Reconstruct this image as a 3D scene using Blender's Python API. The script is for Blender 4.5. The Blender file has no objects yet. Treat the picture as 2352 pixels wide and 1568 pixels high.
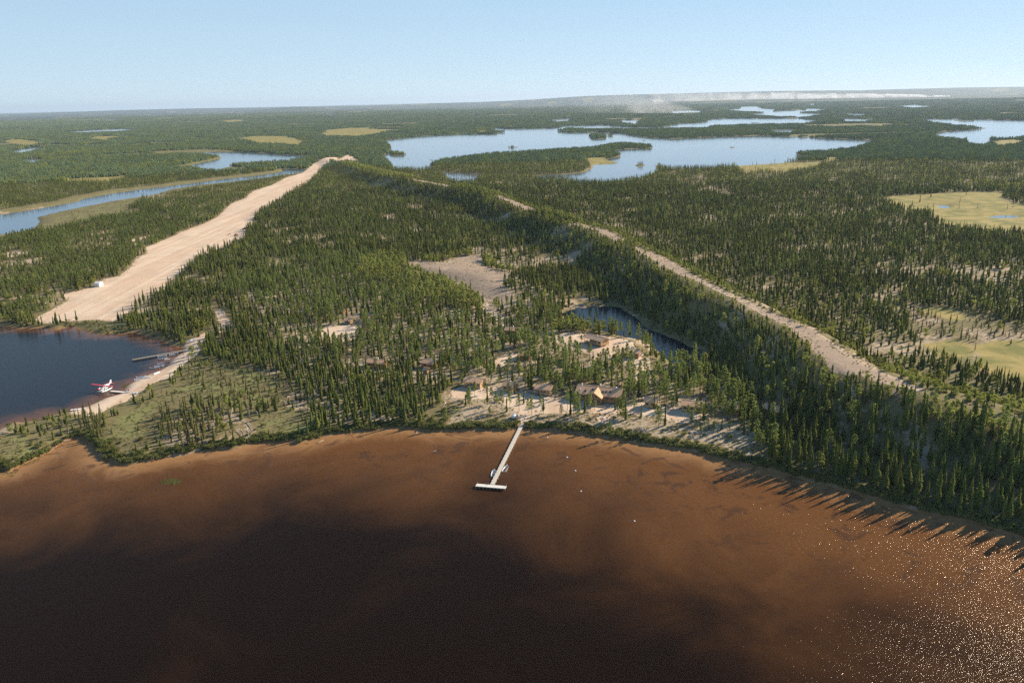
import bpy, bmesh, math, random
import numpy as np
from math import radians as R, sin, cos, tan, atan2, pi
from mathutils import Matrix, Vector

SC = bpy.context.scene
COL = SC.collection
random.seed(7)
RNG = np.random.default_rng(11)

# ------------------------------------------------------------------ camera
H = 150.0
FPX = 28 / 36 * 2352          # focal length in units of a 2352 px wide picture
ROLL = atan2(53, 2352)
PITCH = math.atan((784 - 229.5) * cos(ROLL) / FPX)
cam_d = bpy.data.cameras.new('camera')
cam_d.lens = 28; cam_d.sensor_width = 36; cam_d.clip_start = 1; cam_d.clip_end = 120000
cam = bpy.data.objects.new('camera', cam_d); COL.objects.link(cam)
fw = Vector((0, cos(PITCH), -sin(PITCH))); r0 = Vector((1, 0, 0)); u0 = Vector((0, sin(PITCH), cos(PITCH)))
rt = cos(ROLL) * r0 - sin(ROLL) * u0; up = sin(ROLL) * r0 + cos(ROLL) * u0
cam.matrix_world = Matrix(((rt.x, up.x, -fw.x, 0), (rt.y, up.y, -fw.y, 0), (rt.z, up.z, -fw.z, H), (0, 0, 0, 1)))
SC.camera = cam

# ------------------------------------------------------------------ light
SUN_AZ, SUN_EL = R(57), R(26)
EXPOSURE = 0.85
HAZE = 2.3e-5
wd = bpy.data.worlds.new('World'); SC.world = wd; wd.use_nodes = True
nt = wd.node_tree; nt.nodes.clear()
sky = nt.nodes.new('ShaderNodeTexSky'); sky.sky_type = 'NISHITA'; sky.sun_disc = False
sky.sun_elevation = SUN_EL; sky.sun_rotation = SUN_AZ
sky.altitude = 300; sky.air_density = 0.5; sky.dust_density = 0.0; sky.ozone_density = 3.0
bg = nt.nodes.new('ShaderNodeBackground'); bg.inputs[1].default_value = 0.075
wo = nt.nodes.new('ShaderNodeOutputWorld')
# the clear pale sky of the picture: the physical sky evened out by height above the horizon
wtc = nt.nodes.new('ShaderNodeTexCoord'); wsp = nt.nodes.new('ShaderNodeSeparateXYZ'); wcr = nt.nodes.new('ShaderNodeValToRGB'); wmx = nt.nodes.new('ShaderNodeMix'); wmx.data_type = 'RGBA'
el = wcr.color_ramp.elements
SKYC = [(0.0, (4.95, 6.05, 6.6)), (.10, (4.0, 5.6, 6.7)), (.24, (3.0, 4.9, 6.6)), (.6, (.9, 2.0, 4.0)), (1.0, (.6, 1.5, 3.4))]
SKG = 1.0 / 7
el[0].position = 0; el[0].color = (*[c * SKG for c in SKYC[0][1]], 1); el[1].position = 1; el[1].color = (*[c * SKG for c in SKYC[-1][1]], 1)
for p_, c_ in SKYC[1:-1]:
    e_ = el.new(p_); e_.color = (*[c * SKG for c in c_], 1)
wml = nt.nodes.new('ShaderNodeVectorMath'); wml.operation = 'SCALE'; wml.inputs['Scale'].default_value = 7.0
nt.links.new(wtc.outputs['Generated'], wsp.inputs[0]); nt.links.new(wsp.outputs[2], wcr.inputs[0]); nt.links.new(wcr.outputs[0], wml.inputs[0])
wmx.inputs[0].default_value = .78; nt.links.new(sky.outputs[0], wmx.inputs[6]); nt.links.new(wml.outputs[0], wmx.inputs[7])
nt.links.new(wmx.outputs[2], bg.inputs[0]); nt.links.new(bg.outputs[0], wo.inputs[0])
sl = bpy.data.lights.new('sun', 'SUN'); sl.energy = 5.0; sl.angle = R(0.5); sl.color = (1.0, 0.87, 0.70)
so = bpy.data.objects.new('sun', sl); COL.objects.link(so)
sd = Vector((sin(SUN_AZ) * cos(SUN_EL), cos(SUN_AZ) * cos(SUN_EL), sin(SUN_EL)))
so.rotation_euler = sd.to_track_quat('Z', 'Y').to_euler(); so.location = (200, 100, 400)
SC.view_settings.view_transform = 'Standard'; SC.view_settings.look = 'None'
SC.view_settings.exposure = EXPOSURE; SC.view_settings.gamma = 1
SC.cycles.use_denoising = False
SC.cycles.max_bounces = 5; SC.cycles.diffuse_bounces = 2; SC.cycles.glossy_bounces = 2
SC.cycles.transparent_max_bounces = 8; SC.cycles.volume_bounces = 0
SC.cycles.volume_step_rate = 1.0; SC.cycles.volume_max_steps = 64

# ------------------------------------------------------------------ numpy helpers
def bp(x, y, z=0.0):
    """a point of the picture (2352 wide) on the level z"""
    u = x - 1176.0; v = 784.0 - y
    c, s = cos(ROLL), sin(ROLL)
    a = u * c + v * s; b = -u * s + v * c
    dy = FPX * cos(PITCH) + b * sin(PITCH); dz = -FPX * sin(PITCH) + b * cos(PITCH)
    t = (z - H) / dz
    return a * t, dy * t

def proj(x, y, z):
    """world to picture"""
    x = np.asarray(x, float); y = np.asarray(y, float); z = np.asarray(z, float) - H
    a = x * rt.x + y * rt.y + z * rt.z; b = x * up.x + y * up.y + z * up.z; d = x * fw.x + y * fw.y + z * fw.z
    return 1176 + a / d * FPX, 784 - b / d * FPX, d

def _h(ix, iy, s):
    n = (ix * 374761393 + iy * 668265263 + s * 974634777) & 0xffffffff
    n = ((n ^ (n >> 13)) * 1274126177) & 0xffffffff
    return ((n ^ (n >> 16)) & 0xffff) / 65535.0

def vnoise(x, y, s=0):
    x = np.asarray(x, float); y = np.asarray(y, float)
    ix = np.floor(x).astype(np.int64); iy = np.floor(y).astype(np.int64)
    fx = x - ix; fy = y - iy; fx = fx * fx * (3 - 2 * fx); fy = fy * fy * (3 - 2 * fy)
    a = _h(ix, iy, s); b = _h(ix + 1, iy, s); c = _h(ix, iy + 1, s); d = _h(ix + 1, iy + 1, s)
    return (a + (b - a) * fx) * (1 - fy) + (c + (d - c) * fx) * fy

def fbm(x, y, s=0, o=4):
    r = 0; a = .5
    for k in range(o):
        r = r + a * vnoise(x * 2 ** k, y * 2 ** k, s + k * 17); a *= .5
    return r / (1 - .5 ** o)

def sstep(a, b, x):
    t = np.clip((x - a) / (b - a), 0, 1); return t * t * (3 - 2 * t)

def poly_sdf(px, py, poly, m):
    """signed distance (negative inside), clamped to m"""
    out = np.full(px.shape, float(m))
    P = np.asarray(poly, float)
    lo = P.min(0) - m; hi = P.max(0) + m
    idx = np.nonzero((px > lo[0]) & (px < hi[0]) & (py > lo[1]) & (py < hi[1]))[0]
    if len(idx) == 0: return out
    x = px[idx]; y = py[idx]
    d2 = np.full(x.shape, 1e30); ins = np.zeros(x.shape, bool)
    n = len(P)
    for i in range(n):
        ax, ay = P[i]; bx, by = P[(i + 1) % n]
        ex = bx - ax; ey = by - ay; l = ex * ex + ey * ey + 1e-9
        wx = x - ax; wy = y - ay
        t = np.clip((wx * ex + wy * ey) / l, 0, 1)
        dx = wx - t * ex; dy = wy - t * ey
        np.minimum(d2, dx * dx + dy * dy, out=d2)
        if ay != by:
            c = ((ay > y) != (by > y)) & (x < ax + (y - ay) * ex / (by - ay))
            ins ^= c
    d = np.sqrt(d2); d[ins] *= -1
    out[idx] = np.minimum(d, m)
    return out

def line_dist(px, py, pts, m):
    """distance to a polyline whose points carry a value; gives distance and the value there"""
    P = np.asarray(pts, float)
    best = np.full(px.shape, float(m)); val = np.full(px.shape, P[0, 2]); side = np.zeros(px.shape)
    lo = P[:, :2].min(0) - m; hi = P[:, :2].max(0) + m
    idx = np.nonzero((px > lo[0]) & (px < hi[0]) & (py > lo[1]) & (py < hi[1]))[0]
    if len(idx) == 0: return best, val, side
    x = px[idx]; y = py[idx]; b = best[idx]; v = val[idx]; s = side[idx]
    for i in range(len(P) - 1):
        ex = P[i + 1, 0] - P[i, 0]; ey = P[i + 1, 1] - P[i, 1]; l = ex * ex + ey * ey + 1e-9
        wx = x - P[i, 0]; wy = y - P[i, 1]
        t = np.clip((wx * ex + wy * ey) / l, 0, 1)
        d = np.hypot(wx - t * ex, wy - t * ey)
        k = d < b
        b = np.where(k, d, b); v = np.where(k, P[i, 2] + t * (P[i + 1, 2] - P[i, 2]), v)
        s = np.where(k, np.sign(ex * wy - ey * wx), s)
    best[idx] = b; val[idx] = v; side[idx] = s
    return best, val, side

# enlarged cut-outs of the picture in which the outlines were read
K = .3418
REG = {'P': (0, 0, 1), 'r1': (0, 172.3, K), 'r2': (746.5, 172.3, K), 'r3': (1548.1, 172.3, K), 'r4': (0, 631.6, K),
       'r5': (689.1, 574.2, K), 'r6': (1148.4, 689.1, .29296), 'r7': (1548.1, 689.1, K), 'r8': (1548.1, 1032.4, K),
       'ph': (0, 0, 1 / 1.7415)}
def rp(reg, pts):
    ox, oy, k = REG[reg]
    return [(ox + k * x, oy + k * y) for x, y in pts]
def gp(reg, pts, z=0.0):
    return [bp(x, y, z) for x, y in rp(reg, pts)]

# ------------------------------------------------------------------ water outlines
shore = (rp('r4', [(-500, 1400), (-200, 1330), (0, 1300), (60, 1325), (150, 1270), (330, 1190), (420, 1130), (500, 1095), (575, 1100), (605, 1135), (650, 1185), (700, 1240),
                   (800, 1272), (880, 1278), (1000, 1255), (1130, 1225), (1280, 1205), (1400, 1190), (1440, 1176), (1560, 1176), (1620, 1158),
                   (1700, 1135), (1840, 1128), (1950, 1115)]) +
         rp('r5', [(0, 1300), (130, 1262), (300, 1232), (500, 1214), (620, 1196), (800, 1203), (900, 1222), (1100, 1220), (1300, 1212), (1400, 1216), (1500, 1200),
                   (1600, 1212)]) +
         rp('r6', [(500, 1035), (750, 1064), (950, 1094), (1200, 1144), (1300, 1154)]) +
         rp('r7', [(0, 1006), (150, 1018), (300, 1068), (500, 1110), (700, 1155), (900, 1215), (1100, 1260), (1300, 1322), (1500, 1378), (1700, 1430), (1900, 1472)]) +
         rp('r8', [(2050, 495), (2200, 548), (2352, 590), (2600, 720), (2900, 900)]))
LAKE = [bp(x, y) for x, y in shore] + [(420, 120), (500, -300), (-900, -300), (-900, 250)]
BAY = gp('r4', [(-1100, 330), (-400, 335), (0, 338), (80, 348), (110, 362), (280, 352), (370, 367), (480, 348), (560, 373), (700, 403), (900, 388), (1000, 413), (1080, 443),
                (1200, 484), (1225, 497), (1235, 515), (1170, 562), (1130, 602), (1080, 640), (1015, 670), (985, 682), (900, 724), (860, 750), (815, 795), (700, 830),
                (600, 884), (560, 902), (480, 922), (330, 948), (300, 962), (180, 987), (100, 997), (0, 1037), (-400, 1160), (-1100, 1250)])
RIVER = gp('r1', [(-500, 1000), (-200, 965), (0, 938), (180, 912), (360, 880), (520, 852), (560, 832), (720, 802), (920, 772), (1100, 752), (1330, 722), (1430, 712),
                  (1480, 702), (1680, 682), (1860, 658), (1900, 648), (1880, 632), (2060, 632), (2030, 652), (1990, 664), (1900, 672), (1750, 698), (1500, 726), (1300, 746),
                  (1150, 770), (1060, 800), (950, 820), (750, 850), (550, 890), (400, 920), (250, 958), (272, 985), (240, 1020), (222, 1042), (150, 1052), (0, 1074), (-500, 1180)])
UPLAKE = gp('r1', [(955, 540), (1220, 522), (1550, 515), (1740, 525), (1900, 535), (2130, 543), (2000, 570), (1850, 585), (1640, 595), (1530, 612), (1450, 630), (1450, 648),
                   (1400, 645), (1250, 620), (1290, 605), (1360, 588), (1450, 570), (1495, 555), (1430, 545), (1370, 533), (1200, 531), (1060, 542)])
MAIN = gp('r2', [(385, 440), (600, 415), (860, 400), (1150, 398), (1197, 386), (1140, 368), (1100, 357), (1300, 362), (1530, 357), (1600, 342), (1700, 341), (1640, 351), (1575, 375),
                 (1600, 388), (1800, 385), (1990, 392), (2050, 405), (2150, 420), (2345, 428)]) + \
       gp('r3', [(300, 415), (560, 408), (800, 415), (1000, 425), (1200, 432), (1365, 436), (1300, 450), (1200, 480), (1000, 505), (850, 505), (820, 530), (840, 542), (960, 555),
                 (700, 572), (400, 590), (200, 604), (0, 610)]) + \
       gp('r2', [(2220, 605), (2235, 648), (2150, 665), (2000, 690), (1880, 706), (1700, 700), (1640, 680), (1430, 678), (1400, 640), (1000, 610), (780, 608), (740, 604), (640, 617), (470, 612), (430, 575),
                 (385, 548), (430, 520), (440, 480)])
SECOND = gp('r2', [(1600, 342), (1700, 340), (1900, 336), (1890, 344), (2100, 349), (2300, 349)]) + \
         gp('r3', [(0, 333), (60, 324), (220, 318), (212, 302), (350, 292), (860, 292), (900, 300), (1000, 308), (870, 319), (560, 323), (260, 330), (250, 345), (0, 348)]) + \
         gp('r2', [(2100, 353), (1700, 352)])
POND = gp('r6', [(480, 105), (560, 72), (700, 52), (850, 48), (950, 62), (1050, 125), (1120, 195), (1250, 255), (1380, 305), (1500, 365), (1570, 435), (1575, 500), (1480, 520), (1350, 500),
                 (1250, 440), (1190, 360), (1120, 318), (1030, 300), (960, 288), (850, 258), (750, 240), (640, 215), (560, 180)])
RIGHT = gp('r3', [(1625, 300), (1700, 295), (1900, 295), (2100, 300), (2352, 305), (2800, 305), (2900, 430), (2600, 410), (2352, 402), (2200, 415), (2110, 425), (2140, 448), (2100, 453), (1970, 448),
                  (1970, 432), (1940, 417), (1760, 402), (1760, 388), (1850, 376), (2000, 366), (2210, 360), (2200, 345), (2100, 340), (1900, 325), (1750, 311)])
small = [('r2', [(775, 650), (900, 653), (1035, 664), (1000, 674), (850, 670)]), ('r1', [(50, 507), (180, 491), (240, 483), (250, 490), (330, 495), (120, 513)]), ('r1', [(130, 568), (240, 561), (310, 568), (200, 577)]),
         ('r1', [(350, 387), (600, 371), (800, 361), (960, 363), (820, 372), (560, 381)]), ('r1', [(690, 301), (820, 296), (760, 307)]),
         ('r1', [(1080, 465), (1155, 462), (1120, 470)]), ('r1', [(2130, 261), (2290, 261), (2200, 268)]), ('r1', [(520, 187), (580, 186), (560, 190)]),
         ('r2', [(1508, 309), (1560, 296), (1675, 291), (1640, 303), (1560, 309)]), ('r2', [(1980, 302), (2120, 303), (2095, 318), (1978, 326)]),
         ('r2', [(930, 297), (1092, 291), (1092, 298)]), ('r2', [(0, 258), (105, 259), (60, 267), (0, 266)]), ('r2', [(1590, 200), (1690, 200), (1680, 206)]),
         ('r3', [(310, 236), (450, 226), (440, 212), (560, 209), (600, 225), (705, 232), (640, 243), (480, 241)]),
         ('r3', [(490, 269), (640, 250), (740, 240), (880, 238), (880, 225), (1050, 230), (940, 241), (940, 249), (815, 253), (1015, 262), (900, 273), (700, 272)]),
         ('r3', [(-40, 246), (60, 238), (195, 240), (180, 250), (0, 257)]), ('r3', [(1125, 292), (1350, 296), (1300, 304), (1130, 303)]),
         ('r3', [(1140, 260), (1310, 261), (1200, 267)]), ('r3', [(890, 195), (965, 195), (930, 204)]),
         ('r3', [(-300, 157), (440, 159), (440, 165), (-200, 165)]), ('r3', [(1480, 212), (1620, 200), (1780, 215), (1600, 217)]),
         ('r3', [(655, 368), (820, 366), (790, 376), (670, 376)]), ('r3', [(1740, 869), (1800, 874), (1895, 889), (1800, 886)]),
         ('r3', [(2100, 951), (2200, 942), (2310, 940), (2330, 962), (2230, 956), (2150, 963)]), ('r3', [(2000, 950), (2060, 950), (2060, 955)]),
         ('r3', [(2290, 130), (2352, 130), (2500, 134), (2352, 136)])]
SMALL = [gp(r, p) for r, p in small]
def ell(reg, cx, cy, rx, ry, n=12):
    return gp(reg, [(cx + rx * cos(t * 2 * pi / n) * (1 + .2 * sin(t * 5.1)), cy + ry * sin(t * 2 * pi / n)) for t in range(n)])
ISLES = [gp('r2', [(495, 562), (700, 558), (830, 556), (900, 550), (1100, 524), (1300, 515), (1500, 500), (1800, 484), (1900, 462), (2000, 452), (2120, 462), (2218, 484), (2180, 493), (2000, 498),
                   (1930, 508), (1990, 532), (2055, 541), (1960, 552), (1880, 570), (1985, 593), (1900, 600), (1800, 603), (1795, 628), (1740, 655), (1600, 668), (1430, 675), (1100, 670),
                   (1030, 667), (780, 654), (700, 602), (805, 577), (700, 571), (580, 569)]),
         gp('r2', [(425, 520), (560, 522), (572, 538), (440, 538)]), ell('r2', 1264, 482, 34, 6),
         gp('r2', [(1768, 402), (1900, 400), (2003, 404), (1900, 412), (1870, 431), (1800, 431)]),
         ell('r2', 2140, 437, 7, 2.5), ell('r3', 392, 480, 15, 4), ell('r3', 545, 317, 28, 3.5), gp('r3', [(1875, 305), (2005, 302), (2005, 309), (1880, 309)]),
         gp('r2', [(2090, 598), (2235, 600), (2200, 606), (2090, 602)])]
BODIES = [('lake', LAKE, 160), ('bay', BAY, 90), ('river', RIVER, 90), ('pond', POND, 60), ('main', MAIN, 150), ('second', SECOND, 150), ('uplake', UPLAKE, 120), ('right', RIGHT, 150)] + \
         [('small', s, 120) for s in SMALL]

def inside(pt, poly):
    x, y = pt; c = False; n = len(poly)
    for i in range(n):
        (ax, ay), (bx, by) = poly[i], poly[(i + 1) % n]
        if (ay > y) != (by > y) and x < ax + (y - ay) * (bx - ax) / (by - ay): c = not c
    return c
def lift(poly, h=8.0, top=False, rmin=1100):
    """an outline read from the picture runs along the tops of the trees that stand before it"""
    pj = [proj(x, y, 0) for x, y in poly]; pj = [(float(a), float(b)) for a, b, c in pj]; out = []
    for k, ((x, y), (px, py)) in enumerate(zip(poly, pj)):
        (ax, ay), (bx, by) = pj[k - 1], pj[(k + 1) % len(pj)]
        mx, my = px * .6 + (ax + bx) * .2, py * .6 + (ay + by) * .2
        mx, my = px, py
        up_in = inside((mx + .02, my - .35), pj); dn_in = inside((mx + .02, my + .35), pj)
        edge = (up_in and not dn_in) if not top else (dn_in and not up_in)
        f = (H - h * min(1, max(0, (math.hypot(x, y) - rmin) / 600))) / H if edge else 1
        out.append((x * f, y * f))
    return out
MAIN = lift(MAIN); SECOND = lift(SECOND, 12.0); RIGHT = lift(RIGHT, 11.0); SMALL = [lift(p, 13.0) for p in SMALL]; ISLES = [lift(p, 6.0, True) for p in ISLES]; UPLAKE = lift(UPLAKE, 3.0)
BODIES = [('lake', LAKE, 160), ('bay', BAY, 90), ('river', RIVER, 90), ('pond', POND, 60), ('main', MAIN, 150), ('second', SECOND, 150), ('uplake', UPLAKE, 120), ('right', RIGHT, 150)] + \
         [('small', s, 120) for s in SMALL]

# ------------------------------------------------------------------ terrain
# crest of the long sandy ridge: picture x, y, height
crest_px = [(2700, 1075, 17), (2400, 975, 18), (2230, 925, 20), (2110, 893, 22), (2060, 877, 22), (2010, 860, 23), (1960, 842, 23), (1915, 812, 23), (1870, 775, 23), (1835, 750, 23), (1790, 731, 23),
            (1740, 708, 23), (1695, 685, 23), (1600, 640, 23), (1530, 606, 23), (1480, 578, 22), (1423, 549, 22), (1380, 528, 22), (1325, 516, 22), (1222, 482, 22),
            (1180, 466, 21), (1140, 450, 21), (1035, 428, 20), (985, 420, 20), (945, 411, 19), (880, 397, 17), (800, 377, 13), (740, 360, 8)]
CREST = [(*bp(x, y, z), z) for x, y, z in crest_px]
# lower rise that carries the sandy clearing and the terrace above the pond
rise_px = [(880, 640, 5), (960, 606, 7), (1050, 610, 9), (1130, 625, 8), (1200, 665, 7), (1290, 735, 5), (1400, 790, 6), (1470, 815, 5)]
RISE = [(*bp(x, y, z), z) for x, y, z in rise_px]
# left high bank beyond the runway
HILLS = [(-5600, 22000, 95, 900, 2000), (-1500, 27000, 80, 4500, 2500), (2600, 26000, 120, 2600, 2500), (6200, 27000, 140, 3500, 2500), (9800, 26000, 150, 4500, 3000), (17500, 26000, 190, 6000, 4000), (-12000, 30000, 90, 7000, 3000), (-2300, 9500, 16, 1500, 700), (900, 6500, 12, 900, 500), (4800, 16000, 35, 2500, 1200)]

def water_sdf(x, y):
    w = np.full(x.shape, 400.0)
    for nm, p, m in BODIES:
        w = np.minimum(w, np.where((d := poly_sdf(x, y, p, m)) >= m, 400.0, d))
    for p in ISLES:
        d = poly_sdf(x, y, p, 60)
        w = np.maximum(w, -d)
    return np.where(w > 399, 160, w)

def terrain(x, y, w=None):
    if w is None: w = water_sdf(x, y)
    r = np.hypot(x, y)
    far = sstep(800, 2500, r)
    wj = w
    up_ = 1.4 * (1 - np.exp(-np.maximum(wj, 0) / 3.0)) + 1.6 * (1 - np.exp(-np.maximum(wj, 0) / 25.0))
    dn = -np.minimum(2.5, np.maximum(-wj, 0) * .12)
    g = sstep(2, 40, w)
    d, v, s = line_dist(x, y, CREST, 170)
    wl = np.where(s > 0, 46.0, 40.0)
    prof = np.where(d < 6, 1, 1 - sstep(6, 1, d) * 0)
    t = np.clip((d - 5) / wl, 0, 1)
    prof = 1 - (t * t * (3 - 2 * t))
    ridge = np.maximum(v - 3, 0) * prof * sstep(1, 30, w) * (1 + .10 * (fbm(x / 40, y / 40, 3) - .5) * (t > .1))
    d2, v2, s2 = line_dist(x, y, RISE, 120)
    t2 = np.clip((d2 - 9) / 32, 0, 1)
    rise = np.maximum(v2 - 3, 0) * (1 - t2 * t2 * (3 - 2 * t2)) * sstep(1, 12, w)
    und = 3.0 * (fbm(x / 90, y / 90, 5) - .5) * g * (1 - far)
    gg = sstep(10, 118, w)
    farund = (far * 11 * (fbm(x / 700, y / 420, 9) - .45) + sstep(6000, 14000, r) * 40 * (fbm(x / 3200, y / 1600, 21) - .3)) * gg
    hills = 0
    for hx, hy, hz, sx, sy in HILLS:
        hills = hills + hz * np.exp(-((x - hx) / sx) ** 2 - ((y - hy) / sy) ** 2)
    curve = sstep(20000, 60000, r) * 40
    return up_ + dn + np.maximum(ridge, rise) + und + np.maximum(farund, -1.0) + hills * gg - curve * 0

def T(x, y):
    return float(terrain(np.array([float(x)]), np.array([float(y)]))[0])

def hit(pts, it=26):
    """where the rays of picture points meet the terrain"""
    P = np.array(pts, float)
    z = np.full(len(P), 3.0)
    # march down from high levels, then refine
    zs = np.linspace(30, -1, 40)
    prev = None; found = np.zeros(len(P), bool); zz = np.zeros(len(P))
    for k, lv in enumerate(zs):
        x, y = bp(P[:, 0], P[:, 1], lv)
        t = terrain(np.asarray(x), np.asarray(y))
        below = (t >= lv) & ~found
        zz[below] = lv; found |= below
    zz[~found] = 0
    lo = zz.copy(); hi = zz + 31 / 39
    for k in range(6):
        md = (lo + hi) / 2
        x, y = bp(P[:, 0], P[:, 1], md)
        t = terrain(np.asarray(x), np.asarray(y))
        lo = np.where(t >= md, md, lo); hi = np.where(t >= md, hi, md)
    x, y = bp(P[:, 0], P[:, 1], lo)
    return np.stack([x, y, lo], 1)

def hp(reg, pts):
    return [(a[0], a[1]) for a in hit(rp(reg, pts))]
def at(px, py, reg='P'):
    a = hit(rp(reg, [(px, py)]))[0]
    return float(a[0]), float(a[1])

# ------------------------------------------------------------------ land cover outlines
SAND = [hp('r1', [(2270, 550), (2180, 560), (2100, 600), (2030, 660), (1920, 690), (1830, 740), (1700, 780), (1650, 830), (1560, 860), (1500, 920), (1450, 960), (1370, 1000), (1280, 1030), (1170, 1080),
                  (1100, 1110), (1000, 1150), (960, 1160), (1000, 1190), (920, 1230), (880, 1290), (800, 1350), (700, 1370), (640, 1420), (520, 1450), (400, 1480), (460, 1512), (350, 1574),
                  (240, 1634), (260, 1670), (340, 1669), (420, 1654), (640, 1644), (760, 1654), (840, 1614), (880, 1574), (980, 1524), (1030, 1474), (1110, 1439), (1130, 1394), (1200, 1344),
                  (1260, 1300), (1320, 1240), (1400, 1200), (1560, 1140), (1650, 1100), (1650, 1040), (1740, 990), (1690, 975), (1740, 920), (1820, 880), (1900, 830), (1950, 790), (2070, 730),
                  (2100, 690), (2150, 640), (2200, 600), (2260, 570)]),
        hp('r4', [(1225, 497), (1280, 430), (1340, 402), (1440, 362), (1480, 342), (1440, 235), (1500, 232), (1540, 300), (1560, 350), (1470, 392), (1380, 432), (1350, 470), (1335, 530), (1250, 585),
                  (1200, 640), (1150, 690), (1050, 715), (1000, 745), (930, 800), (850, 850), (760, 880), (700, 915), (620, 945), (540, 940), (480, 935), (470, 915), (560, 890), (600, 870), (700, 820), (815, 785), (860, 740), (985, 675), (1080, 630), (1170, 555)]),
        hp('r5', [(715, 95), (760, 72), (900, 85), (1000, 75), (1070, 45), (1270, 45), (1210, 70), (1240, 110), (1330, 140), (1450, 170), (1380, 200), (1350, 240), (1440, 290), (1440, 340),
                  (1300, 352), (1240, 335), (1170, 290), (1060, 230), (980, 192), (880, 172), (840, 150), (720, 122)]),
        hp('r5', [(1700, 585), (1760, 560), (1850, 560), (2060, 578), (2240, 615), (2250, 655), (2290, 690), (2352, 735), (2352, 870), (2260, 880), (2240, 780), (2100, 720), (2000, 760), (1950, 700), (1850, 680), (1740, 640)]),
        hp('r5', [(1010, 945), (1100, 912), (1250, 915), (1360, 930), (1500, 960), (1600, 980), (1850, 1000), (2000, 1035), (2352, 1040), (2352, 1070), (2100, 1100), (1900, 1090), (1760, 1100), (1600, 1095),
                  (1520, 1170), (1490, 1200), (1455, 1190), (1470, 1100), (1420, 1060), (1300, 1000), (1150, 1000), (1000, 985)]),
        hp('r6', [(1000, 840), (1100, 800), (1300, 830), (1420, 850), (1600, 880), (1560, 930), (1480, 950), (1420, 970), (1300, 930), (1200, 910), (1000, 900)]),
        hp('r6', [(750, 915), (830, 905), (880, 920), (870, 960), (780, 960)]),
        hp('r5', [(1260, 350), (1280, 400), (1390, 460), (1400, 500), (1340, 510), (1250, 440), (1240, 380)]),
        hp('r5', [(80, 520), (230, 510), (420, 500), (400, 560), (330, 620), (250, 600), (80, 560)]),
        hp('r1', [(0, 1212), (60, 1190), (230, 1188), (210, 1208), (60, 1228)]), hp('r1', [(860, 1110), (1060, 1068), (1060, 1085), (900, 1118)]),
        hp('r2', [(380, 940), (460, 945), (480, 965), (420, 980), (385, 960)]), hp('r2', [(560, 1025), (640, 1030), (650, 1060), (580, 1050)]),
        hp('r1', [(2250, 570), (2300, 555), (2352, 530), (2352, 560), (2300, 590)]), hp('r2', [(60, 575), (170, 540), (210, 570), (120, 590)]), hp('r2', [(200, 570), (240, 600), (250, 615), (215, 605)]),
        hp('r6', [(1600, 690), (1740, 650), (1740, 665), (1640, 715)]), hp('r5', [(1290, 760), (1390, 690), (1480, 690), (1460, 730), (1350, 790), (1300, 790)]),
        ]
road_px = [(2110, 895, 2.5), (2060, 878, 5), (2010, 861, 7), (1960, 845, 11), (1915, 815, 9), (1870, 775, 7), (1835, 750, 7), (1790, 732, 6), (1740, 709, 4.5), (1695, 686, 4), (1610, 645, 3.5), (1535, 608, 8),
           (1480, 577, 5), (1460, 566, 1)]
road2_px = [(1423, 551, 7), (1380, 529, 6), (1325, 515, 4)]
road3_px = [(1222, 484, 8), (1190, 470, 6), (1140, 449, 4)]
road4_px = [(1035, 428, 5), (985, 419, 7), (945, 411, 4)]
ROADS = []
for L in (road_px, road2_px, road3_px, road4_px):
    q = hit([(a, b) for a, b, c in L]); ROADS.append([(q[i][0], q[i][1], L[i][2]) for i in range(len(L))])
BOG = [hp('r3', [(1390, 832), (1480, 812), (1700, 801), (2000, 786), (2200, 786), (2230, 800), (2190, 820), (2230, 850), (2352, 878), (2800, 900), (2800, 1060), (2352, 1042), (2100, 1022), (1950, 1012),
                 (1750, 980), (1770, 940), (1600, 880), (1500, 850)]),
       hp('r3', [(400, 612), (560, 590), (750, 588), (900, 590), (990, 584), (950, 602), (820, 620), (740, 636), (560, 625), (480, 640)]), hp('r3', [(1000, 562), (1050, 552), (1130, 555), (1060, 566)]),
       hp('r7', [(1990, 310), (2150, 275), (2352, 268), (2700, 300), (2700, 700), (2352, 560), (2100, 485), (1990, 420), (2060, 370)]),
       hp('r7', [(1640, 62), (1800, 48), (1930, 90), (1970, 135), (1880, 140), (1760, 110), (1680, 90)]),
       hp('r7', [(1650, 300), (1850, 268), (1980, 290), (2040, 350), (1960, 400), (1850, 380), (1740, 350)]),
       hp('r1', [(1600, 426), (1700, 410), (1900, 410), (2050, 440), (2000, 470), (1900, 452), (1750, 452)]), hp('r1', [(2160, 402), (2200, 370), (2352, 368), (2480, 362), (2352, 405)]),
       hp('r2', [(0, 370), (200, 355), (470, 370), (400, 380), (230, 402), (0, 402)]),
       hp('r1', [(420, 714), (500, 696), (650, 690), (840, 678), (855, 692), (700, 702)]), hp('r2', [(1750, 560), (1890, 552), (1870, 575), (1980, 590), (1800, 602)]),
       hp('r1', [(0, 440), (140, 430), (330, 455), (150, 465)]), hp('r1', [(590, 430), (650, 412), (870, 410), (700, 428)]), hp('r1', [(1470, 312), (1560, 302), (1690, 300), (1560, 318)]),
       hp('r3', [(2140, 450), (2250, 435), (2352, 440), (2352, 460), (2180, 465)])]
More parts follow.
